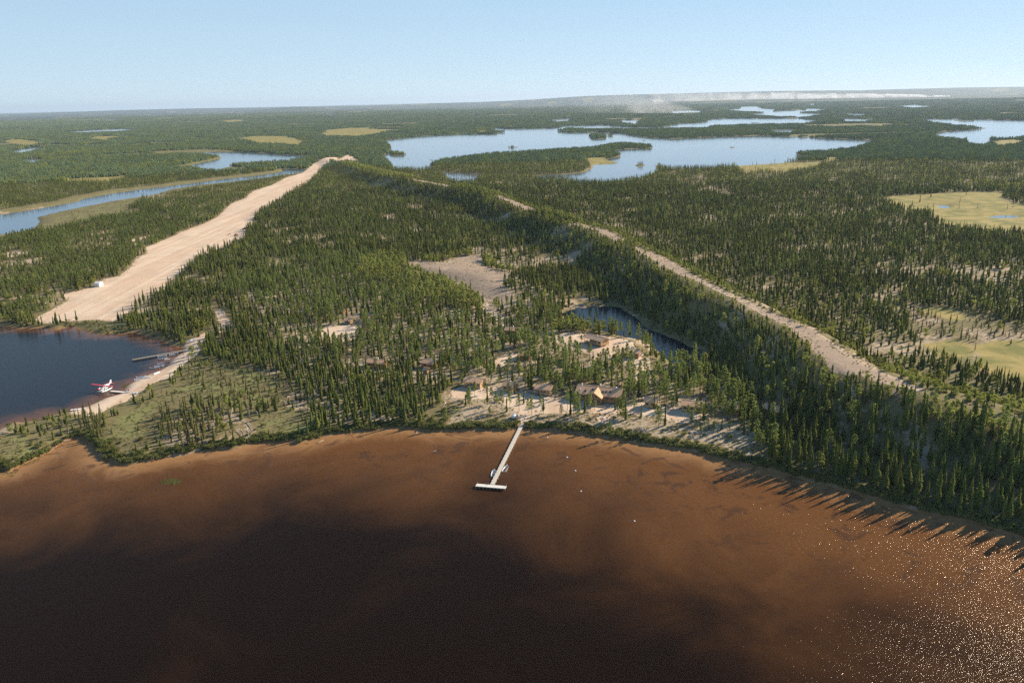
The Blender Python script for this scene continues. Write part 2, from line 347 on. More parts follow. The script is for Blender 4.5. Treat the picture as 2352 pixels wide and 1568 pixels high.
FEN = [hp('r1', [(228, 1040), (272, 985), (250, 958), (400, 920), (750, 852), (960, 822), (940, 850), (900, 875), (850, 905), (980, 930), (700, 955), (560, 992), (400, 1024)]),
       hp('r4', [(640, 1120), (720, 1000), (850, 930), (980, 850), (1100, 800), (1200, 740), (1250, 640), (1340, 560), (1500, 590), (1700, 640), (1850, 700), (1950, 800), (1850, 870), (1500, 860),
                 (1300, 880), (1150, 930), (1080, 1000), (1060, 1100), (950, 1220), (880, 1270), (750, 1260)]),
       hp('r4', [(1700, 1130), (1740, 1000), (1790, 930), (1930, 900), (2080, 920), (2120, 1000), (2050, 1060), (1850, 1120)]),
       hp('r4', [(0, 1140), (0, 1075), (120, 1085), (200, 1100), (140, 1140), (60, 1155)]), hp('r4', [(0, 1300), (0, 1170), (200, 1130), (360, 1120), (330, 1190), (150, 1270), (60, 1325)]),
       hp('r4', [(-10, 180), (140, 175), (170, 195), (0, 215)]), hp('r4', [(420, 325), (640, 305), (850, 320), (860, 380), (700, 400), (560, 370)]),
       hp('r1', [(0, 920), (200, 893), (360, 872), (520, 848), (560, 828), (720, 798), (920, 768), (1000, 760), (1330, 720), (1480, 700), (1680, 680), (1900, 650), (1900, 642), (1680, 668), (1480, 690), (1330, 712), (920, 755), (720, 785), (520, 835), (200, 880), (0, 905)]),
       hp('r1', [(960, 530), (1050, 512), (1300, 502), (1480, 500), (1700, 516), (1550, 520), (1220, 525)]), hp('r1', [(1170, 625), (1240, 600), (1400, 570), (1500, 548), (1530, 556), (1400, 590), (1260, 628)]),
       hp('r1', [(1450, 640), (1530, 615), (1640, 625), (1700, 640), (1560, 645), (1460, 650)]), hp('r1', [(1060, 800), (1150, 770), (1350, 745), (1700, 700), (1700, 710), (1300, 765), (1150, 795)]),
       hp('r5', [(850, 1180), (860, 1110), (1000, 1040), (1100, 1060), (1000, 1130), (950, 1160)])]
PALE = [hp('r1', [(430, 1345), (600, 1280), (800, 1225), (940, 1215), (880, 1300), (700, 1375), (480, 1460)]), hp('r5', [(-500, 300), (0, 120), (250, 150), (420, 60), (760, 60), (1280, 40), (1600, 100), (1800, 330), (1760, 480), (1900, 560), (2352, 640), (2352, 1200), (2700, 1330), (2800, 1250), (2700, 700), (2300, 1250), (1500, 1200),
                  (850, 1180), (950, 1000), (1050, 900), (700, 880), (450, 830), (0, 760), (-100, 640), (-250, 480)]),
        hp('r6', [(900, 650), (1500, 600), (1800, 620), (2000, 800), (2100, 860), (2050, 1280), (1800, 1235), (1500, 1160), (950, 1090), (600, 1040), (200, 1000), (0, 1000), (0, 400), (600, 500)]),
        hp('r7', [(2352, 1020), (2600, 900), (2700, 1300), (2352, 1360), (2200, 1200)]), hp('r7', [(1680, 940), (1780, 950), (1700, 1080), (1620, 1050)]), hp('r7', [(1850, 1080), (1950, 1040), (1940, 1120), (1830, 1180)]),
        hp('r7', [(640, 660), (740, 655), (720, 730), (640, 710)]), hp('r7', [(1380, 600), (1520, 600), (1480, 660), (1380, 680)])]
SHALLOW = [bp(x, y) for x, y in [(-500, 1120), (-200, 1210), (60, 1170), (200, 1150), (330, 1120), (450, 1140), (600, 1110), (750, 1085), (900, 1100), (1010, 1120), (1120, 1110), (1260, 1130), (1380, 1170), (1450, 1240), (1560, 1290),
                                     (1700, 1310), (1850, 1340), (2000, 1400), (2150, 1430), (2352, 1500), (2700, 1600), (2900, 1300), (2500, 1200), (2200, 1150), (1700, 1000), (1200, 950), (700, 950), (0, 1000), (-400, 1050)]]
BOG = [lift(p, 7.0, False, 600) for p in BOG]
# ------------------------------------------------------------------ the polar sheet
AZ = np.radians(np.linspace(-62, 62, 1150))
dep = np.concatenate([np.arange(84, 46, -1.0), np.arange(46, 6, -.11), np.arange(6, 2, -.055), np.arange(2, .15, -.028)])
RAD = H / np.tan(np.radians(dep))
RAD = np.concatenate([RAD, [64000, 75000]])
NA, NR = len(AZ), len(RAD)
GX = (RAD[:, None] * np.sin(AZ)[None]).ravel(); GY = (RAD[:, None] * np.cos(AZ)[None]).ravel()
GR = np.hypot(GX, GY)
BS = {}
W = np.full(GX.shape, 400.0)
for nm, p, m in BODIES:
    d = poly_sdf(GX, GY, p, m)
    BS[nm] = np.minimum(BS[nm], d) if nm in BS else d
    W = np.minimum(W, np.where(d >= m, 400.0, d))
for p in ISLES: W = np.maximum(W, -poly_sdf(GX, GY, p, 60))
W = np.where(W > 399, 160, W)
# a ragged bank near the camera
W = W + np.where(GR < 900, (fbm(GX / 9, GY / 9, 31, 3) - .5) * np.clip(GR / 130, 1.2, 4), 0)
GZ = terrain(GX, GY, W)
def cover(polys, m=60):
    s = np.full(GX.shape, float(m))
    for p in polys: s = np.minimum(s, poly_sdf(GX, GY, p, m))
    return s
S_SAND = cover(SAND)
S_ROADS = np.full(GX.shape, 60.0)
for L in ROADS:
    d, v, s = line_dist(GX, GY, L, 90); d = d - v * .88 + (fbm(GX / 7, GY / 7, 77, 3) - .5) * 5; S_SAND = np.minimum(S_SAND, d); S_ROADS = np.minimum(S_ROADS, d)
S_TAN = np.minimum(cover([SAND[2]], 20), S_ROADS)
S_BOG = cover(BOG, 80); S_FEN = cover(FEN); S_PALE = cover(PALE)
FN = fbm(GX / 800, GY / 300, 91, 4)
S_FEN = np.where((GR > 2700) & (W > 15), np.minimum(S_FEN, (.655 - FN) * 700 + np.where(GR < 3200, (3200 - GR) / 12, 0)), S_FEN)
S_ROAD = np.full(GX.shape, 120.0); SIDE = np.zeros(GX.shape)
_d, _v, _s = line_dist(GX, GY, CREST, 120); S_ROAD = _d; SIDE = _s
S_SHAL = poly_sdf(GX, GY, SHALLOW, 60)

def grid_sample(arr, x, y):
    r = np.hypot(x, y); a = np.arctan2(x, y)
    fj = np.clip((a - AZ[0]) / (AZ[1] - AZ[0]), 0, NA - 1.001)
    fi = np.clip(np.interp(r, RAD, np.arange(NR)), 0, NR - 1.001)
    i = fi.astype(int); j = fj.astype(int); u = fi - i; v = fj - j
    A = arr.reshape(NR, NA)
    return (A[i, j] * (1 - v) + A[i, j + 1] * v) * (1 - u) + (A[i + 1, j] * (1 - v) + A[i + 1, j + 1] * v) * u

# ------------------------------------------------------------------ materials
def M(name):
    m = bpy.data.materials.new(name); m.use_nodes = True
    n = m.node_tree; n.nodes.clear()
    return m, n
def N(n, t, **k):
    x = n.nodes.new(t)
    for a, b in k.items():
        if a.startswith('i_'):
            key = a[2:]; key = int(key) if key.isdigit() else key
            x.inputs[key].default_value = b
        else: setattr(x, a, b)
    return x
def lk(n, a, b): n.links.new(a, b)
def mixc(n, f, a, b, blend='MIX'):
    x = n.nodes.new('ShaderNodeMix'); x.data_type = 'RGBA'; x.blend_type = blend
    for s, v in ((x.inputs[0], f), (x.inputs[6], a), (x.inputs[7], b)):
        if hasattr(v, 'is_linked'): n.links.new(v, s)
        elif isinstance(v, tuple): s.default_value = (*v, 1) if len(v) == 3 else v
        else: s.default_value = v
    return x.outputs[2]
def mth(n, op, a, b=0.0, c=None, clamp=False):
    x = n.nodes.new('ShaderNodeMath'); x.operation = op; x.use_clamp = clamp
    for s, v in zip(x.inputs, (a, b) if c is None else (a, b, c)):
        if hasattr(v, 'is_linked'): n.links.new(v, s)
        else: s.default_value = v
    return x.outputs[0]
def ramp(n, v, lo, hi):
    x = n.nodes.new('ShaderNodeMapRange'); x.interpolation_type = 'SMOOTHSTEP'
    n.links.new(v, x.inputs[0]); x.inputs[1].default_value = lo; x.inputs[2].default_value = hi
    return x.outputs[0]
def noise(n, vec, sc, det=4, ro=.55, dist=0.0):
    x = n.nodes.new('ShaderNodeTexNoise'); x.inputs['Scale'].default_value = sc; x.inputs['Detail'].default_value = det
    x.inputs['Roughness'].default_value = ro; x.inputs['Distortion'].default_value = dist
    if vec is not None: n.links.new(vec, x.inputs['Vector'])
    return x.outputs['Fac']
def attr(n, name):
    x = n.nodes.new('ShaderNodeAttribute'); x.attribute_name = name; return x.outputs['Fac']

def simple(name, col, rough=.8, var=.25, sc=2.0, spec=.3, metal=0.0, bump=0.0):
    m, n = M(name)
    tc = N(n, 'ShaderNodeTexCoord'); v = tc.outputs['Object']
    f = noise(n, v, sc, 5, .6)
    c = mixc(n, f, tuple(x * (1 - var) for x in col), tuple(min(1, x * (1 + var)) for x in col))
    b = N(n, 'ShaderNodeBsdfPrincipled'); b.inputs['Roughness'].default_value = rough; b.inputs['Metallic'].default_value = metal
    b.inputs['Specular IOR Level'].default_value = spec
    lk(n, c, b.inputs['Base Color'])
    if bump:
        bu = N(n, 'ShaderNodeBump'); bu.inputs['Strength'].default_value = bump; lk(n, f, bu.inputs['Height']); lk(n, bu.outputs[0], b.inputs['Normal'])
    o = N(n, 'ShaderNodeOutputMaterial'); lk(n, b.outputs[0], o.inputs[0])
    return m

def planks(name, col, axis=0, sc=3.0, var=.3, rough=.8, gap=.6):
    """boards or shingle courses: bands along one axis plus noise"""
    m, n = M(name)
    tc = N(n, 'ShaderNodeTexCoord'); sp = N(n, 'ShaderNodeSeparateXYZ'); lk(n, tc.outputs['Object'], sp.inputs[0])
    s = mth(n, 'MULTIPLY', sp.outputs[axis], sc)
    fl = mth(n, 'FLOOR', s); fr = mth(n, 'FRACT', s)
    wn = N(n, 'ShaderNodeTexWhiteNoise', noise_dimensions='1D'); lk(n, fl, wn.inputs['W'])
    f = noise(n, tc.outputs['Object'], 6, 5, .6)
    mixf = mth(n, 'ADD', mth(n, 'MULTIPLY', wn.outputs[0], .6), mth(n, 'MULTIPLY', f, .4))
    c = mixc(n, mixf, tuple(x * (1 - var) for x in col), tuple(min(1, x * (1 + var)) for x in col))
    g = ramp(n, fr, .0, .08)
    c = mixc(n, g, tuple(x * gap for x in col), c)
    b = N(n, 'ShaderNodeBsdfPrincipled'); b.inputs['Roughness'].default_value = rough; b.inputs['Specular IOR Level'].default_value = .2
    lk(n, c, b.inputs['Base Color'])
    o = N(n, 'ShaderNodeOutputMaterial'); lk(n, b.outputs[0], o.inputs[0])
    return m

def foliage(name, a, b_, trans=.3, hue=.35, tc_=None):
    m, n = M(name)
    oi = N(n, 'ShaderNodeObjectInfo'); g = N(n, 'ShaderNodeNewGeometry')
    f = noise(n, g.outputs['Position'], .9, 3, .6)
    big = noise(n, g.outputs['Position'], .012, 3, .6)
    rnd = oi.outputs['Random']
    k = mth(n, 'ADD', mth(n, 'MULTIPLY', rnd, .55), mth(n, 'MULTIPLY', f, .45))
    c = mixc(n, k, a, b_)
    c = mixc(n, mth(n, 'MULTIPLY', ramp(n, big, .42, .68), .5), c, (a[0] * 1.15, a[1] * .95, a[2] * .85))
    r2 = mth(n, 'FRACT', mth(n, 'MULTIPLY', rnd, 37.7))
    c = mixc(n, mth(n, 'MULTIPLY', ramp(n, r2, .80, 1.0), hue), c, (.115, .095, .05))
    d = N(n, 'ShaderNodeBsdfDiffuse'); lk(n, c, d.inputs[0])
    t = N(n, 'ShaderNodeBsdfTranslucent')
    if tc_: c2 = mixc(n, .5, c, tc_)
    else: c2 = c
    lk(n, c2, t.inputs[0])
    mx = N(n, 'ShaderNodeMixShader'); mx.inputs[0].default_value = trans
    lk(n, d.outputs[0], mx.inputs[1]); lk(n, t.outputs[0], mx.inputs[2])
    o = N(n, 'ShaderNodeOutputMaterial'); lk(n, mx.outputs[0], o.inputs[0])
    return m

MT = {}
MT['spruce'] = foliage('spruce_needles', (.125, .156, .036), (.325, .355, .095), .55)
MT['fenspruce'] = foliage('bog_spruce_needles', (.13, .135, .045), (.28, .265, .10), .4, .6)
MT['pine'] = foliage('pine_needles', (.14, .185, .046), (.33, .375, .115), .5)
MT['hazedspruce'] = foliage('hazed_far_needles', (.14, .19, .09), (.33, .40, .18), .4)  # paler grey-green: distance haze and lifted shaded sides put into the colour
MT['birch'] = foliage('birch_leaves', (.24, .27, .055), (.44, .45, .13), .5, .15)
MT['shrub'] = foliage('shrub_leaves', (.11, .13, .035), (.28, .28, .095), .4, .4)
MT['dry'] = foliage('dry_twigs', (.13, .10, .07), (.24, .20, .15), .1, .2)
MT['bark'] = simple('bark', (.13, .10, .075), .9, .35, 1.5)
MT['birchbark'] = simple('birch_bark', (.45, .42, .36), .8, .3, 3)
MT['deadwood'] = simple('bleached_wood', (.42, .37, .31), .8, .3, 3)
MT['deck'] = planks('dock_boards', (.62, .54, .44), 1, 3.2, .22, .8, .65)
MT['deckdark'] = planks('weathered_dock_boards', (.33, .27, .20), 0, 2.2, .28, .85, .55)
MT['whitewood'] = planks('pale_dock_boards', (.72, .68, .60), 0, 2.0, .15, .75, .7)
MT['post'] = simple('timber_post', (.30, .23, .16), .8, .3, 3)
MT['log'] = planks('log_wall', (.46, .22, .08), 2, 3.3, .3, .7, .45)
MT['logpale'] = planks('pale_log_wall', (.56, .36, .17), 2, 3.3, .25, .7, .5)
MT['shingle'] = planks('shingle_roof', (.64, .38, .215), 2, 3.5, .2, .9, .75)
MT['shinglegrey'] = planks('greyer_shingle_roof', (.58, .37, .23), 2, 3.5, .2, .9, .75)
MT['trim'] = simple('pale_trim', (.52, .36, .22), .7, .15)
MT['glass'] = simple('window_glass', (.035, .045, .055), .08, .3, 1, .6)
MT['metal'] = simple('galvanised_metal', (.62, .63, .64), .35, .15, 2, .5, .6)
MT['white'] = simple('white_paint', (.80, .80, .78), .35, .06, 2, .5)
MT['cream'] = simple('cream_paint', (.66, .60, .48), .5, .1, 2, .4)
MT['red'] = simple('red_paint', (.62, .035, .04), .35, .12, 2, .5)
MT['orange'] = simple('orange_paint', (.60, .24, .06), .5, .2, 2)
MT['yellow'] = simple('yellow_paint', (.65, .42, .06), .5, .2, 2)
MT['blue'] = simple('blue_paint', (.10, .24, .42), .45, .2, 2)
MT['alu'] = simple('boat_aluminium', (.42, .50, .56), .4, .12, 2, .5, .35)
MT['boatin'] = simple('boat_inside', (.22, .33, .38), .6, .2, 2)
MT['black'] = simple('black_rubber', (.025, .025, .028), .6, .3, 2)
MT['darkstone'] = simple('dark_stone', (.14, .12, .11), .9, .4, 3)
MT['rust'] = simple('rusty_steel', (.24, .10, .05), .7, .35, 3)
MT['concrete'] = simple('pale_stone', (.42, .38, .33), .9, .25, 3)

# ground
def ground_mat():
    m, n = M('ground_cover')
    g = N(n, 'ShaderNodeNewGeometry'); p = g.outputs['Position']
    n1 = noise(n, p, .35, 6, .65); n2 = noise(n, p, .055, 5, .6); n3 = noise(n, p, 1.7, 4, .6); n4 = noise(n, p, .0035, 7, .62); n5 = noise(n, p, .0009, 6, .6)
    moss = mixc(n, n1, (.105, .100, .036), (.25, .205, .095))
    lich = mixc(n, n3, (.28, .215, .135), (.52, .415, .285))
    pale = attr(n, 'pale')
    k = mth(n, 'ADD', mth(n, 'ADD', mth(n, 'MULTIPLY', n1, .9), mth(n, 'MULTIPLY', n2, .7)), mth(n, 'MULTIPLY', pale, .225))
    kk = ramp(n, k, .96, 1.07)
    brown = mixc(n, n3, (.17, .125, .055), (.29, .215, .115))
    kb = ramp(n, k, .84, .96)
    c = mixc(n, kb, moss, brown)
    c = mixc(n, kk, c, lich)
    # far forest floor coloured as crowns, the shade among them darkened into it
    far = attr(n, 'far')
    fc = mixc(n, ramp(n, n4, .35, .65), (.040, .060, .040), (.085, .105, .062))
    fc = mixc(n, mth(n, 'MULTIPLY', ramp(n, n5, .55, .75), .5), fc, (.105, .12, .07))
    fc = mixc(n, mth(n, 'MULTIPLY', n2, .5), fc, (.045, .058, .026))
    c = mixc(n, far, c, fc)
    # fen
    def edge(a, w=.22):
        v = mth(n, 'ADD', a, mth(n, 'MULTIPLY', mth(n, 'SUBTRACT', mth(n, 'ADD', mth(n, 'MULTIPLY', n1, .6), mth(n, 'MULTIPLY', n2, .4)), .5), w * 2))
        return ramp(n, v, .42, .58)
    fen = mixc(n, ramp(n, n1, .35, .65), (.095, .078, .028), (.20, .17, .075))
    fen = mixc(n, ramp(n, n2, .45, .62), fen, (.185, .19, .062))
    fen = mixc(n, mth(n, 'MULTIPLY', n3, .4), fen, (.26, .21, .11))
    c = mixc(n, edge(attr(n, 'fen')), c, fen)
    bog = mixc(n, ramp(n, n2, .38, .62), (.165, .175, .045), (.36, .285, .095))
    bog = mixc(n, mth(n, 'MULTIPLY', n1, .35), bog, (.24, .15, .05))
    c = mixc(n, edge(attr(n, 'bog'), .15), c, bog)
    sand = mixc(n, n2, (.50, .345, .225), (.68, .50, .345))
    tan_ = attr(n, 'tan')
    mp = N(n, 'ShaderNodeMapping'); mp.inputs['Rotation'].default_value = (0, 0, R(13)); mp.inputs['Scale'].default_value = (.16, .008, .1); lk(n, p, mp.inputs[0])
    st = noise(n, mp.outputs[0], 1, 5, .6)
    sand = mixc(n, mth(n, 'MULTIPLY', ramp(n, st, .42, .62), .55), sand, (.74, .60, .44))
    sand = mixc(n, mth(n, 'MULTIPLY', ramp(n, n3, .60, .72), .30), sand, (.30, .22, .13))
    mp2 = N(n, 'ShaderNodeMapping'); mp2.inputs['Rotation'].default_value = (0, 0, R(11)); mp2.inputs['Scale'].default_value = (.55, .012, .1); lk(n, p, mp2.inputs[0])
    sand = mixc(n, mth(n, 'MULTIPLY', ramp(n, noise(n, mp2.outputs[0], 1, 3, .6), .56, .66), .35), sand, (.42, .30, .20))
    sand = mixc(n, mth(n, 'MULTIPLY', ramp(n, noise(n, p, .02, 5, .65, .8), .50, .66), .40), sand, (.47, .36, .255))
    tn = mixc(n, n1, (.30, .215, .15), (.47, .35, .25)); tn = mixc(n, ramp(n, n3, .50, .62), tn, (.19, .155, .10))
    sand = mixc(n, mth(n, 'MULTIPLY', tan_, ramp(n, n2, .15, .45)), sand, tn)
    c = mixc(n, edge(attr(n, 'sand'), .34), c, sand)
    wet = attr(n, 'wet')
    c = mixc(n, wet, c, (.33, .165, .075))
    b = N(n, 'ShaderNodeBsdfPrincipled'); b.inputs['Roughness'].default_value = .95; b.inputs['Specular IOR Level'].default_value = .1
    lk(n, c, b.inputs['Base Color'])
    bu = N(n, 'ShaderNodeBump'); bu.inputs['Strength'].default_value = .5; bu.inputs['Distance'].default_value = .5
    lk(n, mth(n, 'ADD', mth(n, 'MULTIPLY', n3, .35), n1), bu.inputs['Height']); lk(n, bu.outputs[0], b.inputs['Normal'])
    o = N(n, 'ShaderNodeOutputMaterial'); lk(n, b.outputs[0], o.inputs[0])
    return m

def water_mat(name, deep, mid, shal, wave=.6, near=True, rough=.06, wscale=1.0, spec=.5, hf=.35, tint=None):
    m, n = M(name)
    g = N(n, 'ShaderNodeNewGeometry'); p = g.outputs['Position']
    b = N(n, 'ShaderNodeBsdfDiffuse'); gl = N(n, 'ShaderNodeBsdfGlossy'); gl.inputs['Roughness'].default_value = rough; gl.inputs['Color'].default_value = (*(tint or (1, 1, 1)), 1)
    if near:
        s = attr(n, 'shallow'); d = attr(n, 'shore')
        n1 = noise(n, p, .018, 5, .6, .6); n2 = noise(n, p, .075, 5, .6, 1.0); n3 = noise(n, p, .9, 3, .6)
        v = mth(n, 'ADD', s, mth(n, 'MULTIPLY', mth(n, 'SUBTRACT', n1, .5), .85))
        c = mixc(n, ramp(n, v, .02, .92), deep, mid)
        v2 = mth(n, 'ADD', d, mth(n, 'MULTIPLY', mth(n, 'SUBTRACT', n2, .5), .9))
        c = mixc(n, mth(n, 'MULTIPLY', ramp(n, v2, .30, 1.05), .85), c, shal)
        dk = mth(n, 'MULTIPLY', ramp(n, n2, .52, .64), mth(n, 'MULTIPLY', ramp(n, v, .3, .8), .72))
        c = mixc(n, dk, c, (.055, .026, .013))
        c = mixc(n, mth(n, 'MULTIPLY', mth(n, 'MULTIPLY', ramp(n, n3, .4, .7), .10), ramp(n, v, .3, .8)), c, (.30, .15, .05) if name == 'lake_water' else deep)
    else:
        n1 = noise(n, p, .004, 4, .6)
        c = mixc(n, n1, deep, mid)
    lk(n, c, b.inputs[0])
    mp = N(n, 'ShaderNodeMapping'); mp.inputs['Rotation'].default_value = (0, 0, R(18)); mp.inputs['Scale'].default_value = (.55 * wscale, 1.2 * wscale, 1); lk(n, p, mp.inputs[0])
    w1 = noise(n, mp.outputs[0], 1.1, 2, .55, .4); w2 = noise(n, p, 2.6 * wscale, 2, .5)
    hgt = mth(n, 'ADD', w1, mth(n, 'MULTIPLY', w2, hf))
    bu = N(n, 'ShaderNodeBump'); bu.inputs['Distance'].default_value = wave; calm = noise(n, p, .012 * wscale, 4, .6, .8); lk(n, mth(n, 'ADD', mth(n, 'MULTIPLY', ramp(n, calm, .30, .66), .4), .6), bu.inputs['Strength'])
    lk(n, hgt, bu.inputs['Height']); lk(n, bu.outputs[0], gl.inputs['Normal'])
    fr = N(n, 'ShaderNodeFresnel'); fr.inputs['IOR'].default_value = 1.33
    mx = N(n, 'ShaderNodeMixShader'); lk(n, mth(n, 'MULTIPLY', fr.outputs[0], spec), mx.inputs[0]); lk(n, b.outputs[0], mx.inputs[1]); lk(n, gl.outputs[0], mx.inputs[2])
    o = N(n, 'ShaderNodeOutputMaterial'); lk(n, mx.outputs[0], o.inputs[0])
    return m

MT['ground'] = ground_mat()
MT['lake'] = water_mat('lake_water', (.009, .0036, .0010), (.125, .052, .015), (.35, .190, .080), .215, True, .155, 1.0, .42, .8, (1.0, .88, .74))
MT['bay'] = water_mat('bay_water', (.012, .013, .018), (.045, .025, .017), (.16, .07, .03), .07, True, .06, 1.0, .55)
MT['far'] = water_mat('far_water', (.10, .115, .13), (.12, .135, .15), None, .02, False, .10, .35, 1.0)
MT['river'] = water_mat('river_water', (.05, .085, .125), (.07, .10, .14), None, .04, False, .10, .5, .9)
MT['pond'] = water_mat('pond_water', (.008, .016, .024), (.012, .020, .028), None, .06, False, .06, .8, .55)

# ------------------------------------------------------------------ mesh and scene helpers
def tag(o, label=None, cat=None, group=None, kind=None):
    if label: o['label'] = label
    if cat: o['category'] = cat
    if group: o['group'] = group
    if kind: o['kind'] = kind
    return o
def np_mesh(name, co, faces, mat):
    me = bpy.data.meshes.new(name)
    co = np.ascontiguousarray(co, np.float32); faces = np.ascontiguousarray(faces, np.int32)
    k = faces.shape[1]
    me.vertices.add(len(co)); me.vertices.foreach_set('co', co.ravel())
    me.loops.add(faces.size); me.loops.foreach_set('vertex_index', faces.ravel())
    me.polygons.add(len(faces)); me.polygons.foreach_set('loop_start', np.arange(0, faces.size, k, dtype=np.int32))
    me.polygons.foreach_set('loop_total', np.full(len(faces), k, np.int32))
    me.polygons.foreach_set('use_smooth', np.ones(len(faces), bool))
    me.update(calc_edges=True)
    if mat: me.materials.append(mat)
    return me
def link(name, me, parent=None, loc=None, rz=None):
    o = bpy.data.objects.new(name, me); COL.objects.link(o)
    if parent: o.parent = parent
    if loc is not None: o.location = loc
    if rz is not None: o.rotation_euler = (0, 0, rz)
    return o
def add_attr(me, name, vals):
    a = me.attributes.new(name, 'FLOAT', 'POINT'); a.data.foreach_set('value', np.ascontiguousarray(vals, np.float32))

class MB:
    def __init__(s): s.v = []; s.f = []; s.sm = []
    def add(s, vs, fs, smooth=False):
        o = len(s.v); s.v += [tuple(v) for v in vs]; s.f += [tuple(o + i for i in f) for f in fs]; s.sm += [smooth] * len(fs)
        return s
    def box(s, c, d, rz=0.0, rx=0.0, ry=0.0):
        m = Matrix.Rotation(rz, 3, 'Z') @ Matrix.Rotation(ry, 3, 'Y') @ Matrix.Rotation(rx, 3, 'X')
        vs = [Vector(c) + m @ Vector((x * d[0] / 2, y * d[1] / 2, z * d[2] / 2)) for x in (-1, 1) for y in (-1, 1) for z in (-1, 1)]
        return s.add(vs, [(0, 1, 3, 2), (4, 6, 7, 5), (0, 4, 5, 1), (2, 3, 7, 6), (0, 2, 6, 4), (1, 5, 7, 3)])
    def tube(s, pts, rs, n=8, cap=True):
        pts = [Vector(p) for p in pts]; vs = []
        if not hasattr(rs, '__len__'): rs = [rs] * len(pts)
        for i, p in enumerate(pts):
            t = (pts[min(i + 1, len(pts) - 1)] - pts[max(i - 1, 0)]).normalized()
            a = t.cross(Vector((0, 0, 1)) if abs(t.z) < .9 else Vector((1, 0, 0))).normalized(); b = t.cross(a)
            for k in range(n):
                q = 2 * pi * k / n; vs.append(p + (a * cos(q) + b * sin(q)) * rs[i])
        fs = [(i * n + k, i * n + (k + 1) % n, (i + 1) * n + (k + 1) % n, (i + 1) * n + k) for i in range(len(pts) - 1) for k in range(n)]
        if cap: fs += [tuple(range(n))[::-1], tuple((len(pts) - 1) * n + k for k in range(n))]
        return s.add(vs, fs, True)
    def loft(s, secs, cap=True, smooth=True):
        n = len(secs[0]); vs = [v for q in secs for v in q]
        fs = [(i * n + k, i * n + (k + 1) % n, (i + 1) * n + (k + 1) % n, (i + 1) * n + k) for i in range(len(secs) - 1) for k in range(n)]
        if cap: fs += [tuple(range(n))[::-1], tuple((len(secs) - 1) * n + k for k in range(n))]
        return s.add(vs, fs, smooth)
    def mesh(s, name, *mats):
        me = bpy.data.meshes.new(name); me.from_pydata([tuple(v) for v in s.v], [], s.f)
        me.polygons.foreach_set('use_smooth', s.sm); me.update()
        for m in mats: me.materials.append(m)
        return me
    def build(s, name, mat, parent=None, loc=None, rz=None):
        return link(name, s.mesh(name, MT[mat] if isinstance(mat, str) else mat), parent, loc, rz)
def empty(name, loc, rz=0.0):
    o = bpy.data.objects.new(name, None); o.empty_display_size = .5; COL.objects.link(o); o.location = loc; o.rotation_euler = (0, 0, rz)
    return o
def copy_tree(o, parent=None):
    c = o.copy(); COL.objects.link(c); c.parent = parent
    for ch in KIDS.get(o.name, []): copy_tree(ch, c)
    return c
KIDS = {}
def kids_of(o):
    for x in list(COL.objects):
        pass

# ------------------------------------------------------------------ ground sheet
ii, jj = np.meshgrid(np.arange(NR - 1), np.arange(NA - 1), indexing='ij')
q0 = (ii * NA + jj).ravel()
quads = np.stack([q0, q0 + 1, q0 + NA + 1, q0 + NA], 1)
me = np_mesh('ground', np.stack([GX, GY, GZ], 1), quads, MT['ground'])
soft = np.clip(GR / 400, .8, 30)
def cov(s, k=1.0): return np.clip(.5 - s / (6 * soft * k), 0, 1)
beach = np.minimum(S_SAND, np.where((GR < 900) & (W < 0), 0, 60))
add_attr(me, 'sand', cov(S_SAND)); add_attr(me, 'bog', cov(S_BOG, 3)); add_attr(me, 'fen', cov(S_FEN)); add_attr(me, 'pale', np.maximum(cov(S_PALE, 3), np.clip((.43 - fbm(GX / 28, GY / 28, 40, 3)) * 9, 0, 1) * (GR < 1600)))
add_attr(me, 'wet', np.clip(1 - W / 2.2, 0, 1) * (GR < 1000) * .8 * (BS['pond'] > 20))
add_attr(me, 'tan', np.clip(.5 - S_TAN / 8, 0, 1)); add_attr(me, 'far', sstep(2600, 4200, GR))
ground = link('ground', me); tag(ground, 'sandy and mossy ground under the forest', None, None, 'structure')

def water_obj(key, names, mat, label, z=0.0):
    s = np.full(GX.shape, 400.0)
    for nme in names: s = np.minimum(s, BS[nme])
    near = s < 6 + GR * .004
    A = near.reshape(NR, NA)
    keep = A[:-1, :-1] | A[1:, :-1] | A[:-1, 1:] | A[1:, 1:]
    q = quads[keep.ravel()]
    used, inv = np.unique(q, return_inverse=True)
    co = np.stack([GX[used], GY[used], np.full(len(used), z)], 1)
    m = np_mesh(key, co, inv.reshape(-1, 4), MT[mat])
    add_attr(m, 'shallow', np.clip(.5 - S_SHAL[used] / 118, 0, 1))
    add_attr(m, 'shore', np.clip(1 + W[used] / 26, 0, 1))
    return tag(link(key, m), label, None, None, 'structure')
water_obj('lake', ['lake'], 'lake', 'brown shallow lake in the foreground')
water_obj('bay', ['bay'], 'bay', 'dark blue bay on the left')
water_obj('river', ['river'], 'river', 'blue river beyond the runway')
water_obj('backwater', ['uplake'], 'river', 'blue lake beyond the river')
water_obj('pond', ['pond'], 'pond', 'dark pond behind the cabins')
water_obj('far_lake', ['main', 'second', 'right'], 'far', 'pale far lakes')
water_obj('small_ponds', ['small'], 'far', 'small far ponds')

